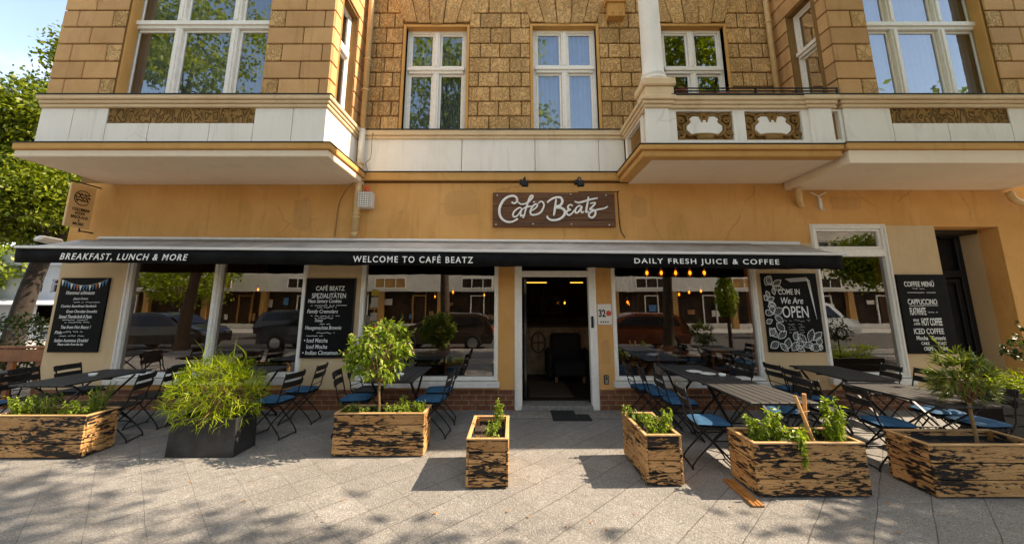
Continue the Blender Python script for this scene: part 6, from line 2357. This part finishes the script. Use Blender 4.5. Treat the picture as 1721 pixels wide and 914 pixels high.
def bulb(x, y, z, label, k=1.0):
    t = thing('pendant_bulb', label, 'lamp', (x, y, z), 0, GB)
    MB().lathe([(0.0, -0.035 * k), (0.018 * k, -0.03 * k), (0.026 * k, 0.0), (0.02 * k, 0.035 * k), (0.0, 0.04 * k)], (0, 0, 0), 12).build('filament', M['bulb'], t, smooth=True)
    MB().lathe([(0.02 * k, -0.085 * k), (0.058 * k, -0.06 * k), (0.066 * k, -0.01 * k), (0.04 * k, 0.06 * k), (0.024 * k, 0.085 * k)], (0, 0, 0), 14).build('glass_bulb', M['bulbglass'], t, smooth=True)
    MB().lathe([(0.0, 0.085 * k), (0.024 * k, 0.086 * k), (0.024 * k, 0.15 * k), (0.0, 0.151 * k)], (0, 0, 0), 10).build('socket', M['brass'], t)
    MB().tube([(0, 0, 0.15 * k), (0, 0, 3.09 - z)], 0.005, 5).build('cord', M['black'], t)


M['bulbglass'] = glass('amber_bulb_glass', 0.06, (1.0, 0.72, 0.36), 0.0)
names = ['first', 'second', 'third', 'fourth', 'fifth']
for k in range(5):
    bulb(2.60 + k * 0.278, 7.4, 2.36, f'glowing bulb just under the awning, {names[k]} from the left in the front row of five')
for (x, y, z, lab) in ((3.88, 9.0, 1.98, 'deeper glowing bulb right of the mirrored trunk, left of three'), (4.12, 9.0, 2.03, 'deeper glowing bulb right of the mirrored trunk, middle of three'), (4.40, 9.0, 2.06, 'deeper glowing bulb right of the mirrored trunk, right of three'),
                       (2.67, 9.0, 1.80, 'lone deep bulb at the left of the window right of the door'), (-1.40, 9.0, 2.03, 'lone glowing bulb in the window left of the door'), (1.50, 11.2, 1.78, 'far glowing bulb seen through the open door'), (7.0, 7.6, 2.0, 'amber bulb seen in the narrow transom window')):
    if x < 7.0:
        bulb(x, y, z, lab, 0.8)
for (x, y, z, lab) in ((-6.1, 9.2, 2.1, 'glowing bulb deep in the leftmost window, left one'), (-4.5, 9.6, 2.15, 'glowing bulb deep in the leftmost window, right one'), (-2.1, 10.4, 1.95, 'small far bulb in the window left of the door, left of the stop pole reflection'), (-0.8, 10.8, 2.0, 'small far bulb in the window left of the door, nearest the door'), (3.3, 11.0, 1.75, 'lowest far bulb behind the mirrored orange car')):
    bulb(x, y, z, lab, 0.75)


def cafe_chair(x, y, rz, label):
    t = thing('cafe_chair', label, 'chair', (x, y, 0.08), math.radians(rz), 'wooden chairs inside the cafe')
    MB().box(-0.2, 0.2, -0.2, 0.2, 0.43, 0.46).build('seat', M['chairwood'], t, bevel=0.01)
    MB().box(-0.2, 0.2, 0.17, 0.2, 0.72, 0.85).build('backrest', M['chairwood'], t, bevel=0.01)
    for sx in (-1, 1):
        MB().box(sx * 0.18 - 0.018, sx * 0.18 + 0.018, 0.165, 0.2, 0.461, 0.85 if False else 0.72).build('back_post', M['chairwood'], t)
        for sy in (-1, 1):
            MB().box(sx * 0.18 - 0.018, sx * 0.18 + 0.018, sy * 0.18 - 0.018, sy * 0.18 + 0.018, 0.0, 0.43).build('leg', M['chairwood'], t)


cafe_chair(3.95, 7.75, 190, 'wooden chair inside the window right of the door, nearest the right frame')
cafe_chair(3.2, 8.3, 170, 'wooden chair inside the window right of the door, deeper in the room')
cafe_chair(-1.2, 8.2, 10, 'wooden chair inside the window left of the door')
for (x, y, lab) in ((3.5, 7.9, 'round wooden table inside the window right of the door'), (-1.6, 8.0, 'round wooden table inside the window left of the door'), (-5.0, 8.1, 'round wooden table inside the leftmost window')):
    t = thing('cafe_table', lab, 'table', (x, y, 0.08), group='round tables inside the cafe')
    MB().lathe([(0.0, 0.70), (0.36, 0.70), (0.37, 0.715), (0.36, 0.73), (0.0, 0.731)], n=24).build('table_top', M['chairwood'], t)
    MB().lathe([(0.0, 0.0), (0.22, 0.0), (0.2, 0.02), (0.03, 0.05), (0.03, 0.699), (0.0, 0.699)], n=12).build('pedestal', M['black'], t)

# small litter of leaves on the paving
rr = random.Random(55)
lf_ = MB()
for k in range(130):
    x, y = rr.uniform(-6, 6), rr.uniform(3.0, 6.0)
    a = rr.uniform(0, 2 * PI)
    leaf(lf_, Vector((x, y, 0.006 + rr.uniform(0, 0.006))), Vector((math.cos(a), math.sin(a), 0.15)), rr.uniform(0.018, 0.045), rr.uniform(0.012, 0.024), rr, 0.05)
o = lf_.build('fallen_leaves', M['plank'])
o['kind'] = 'stuff'
tag(o, 'dry brown leaves scattered over the grey paving', 'leaves')
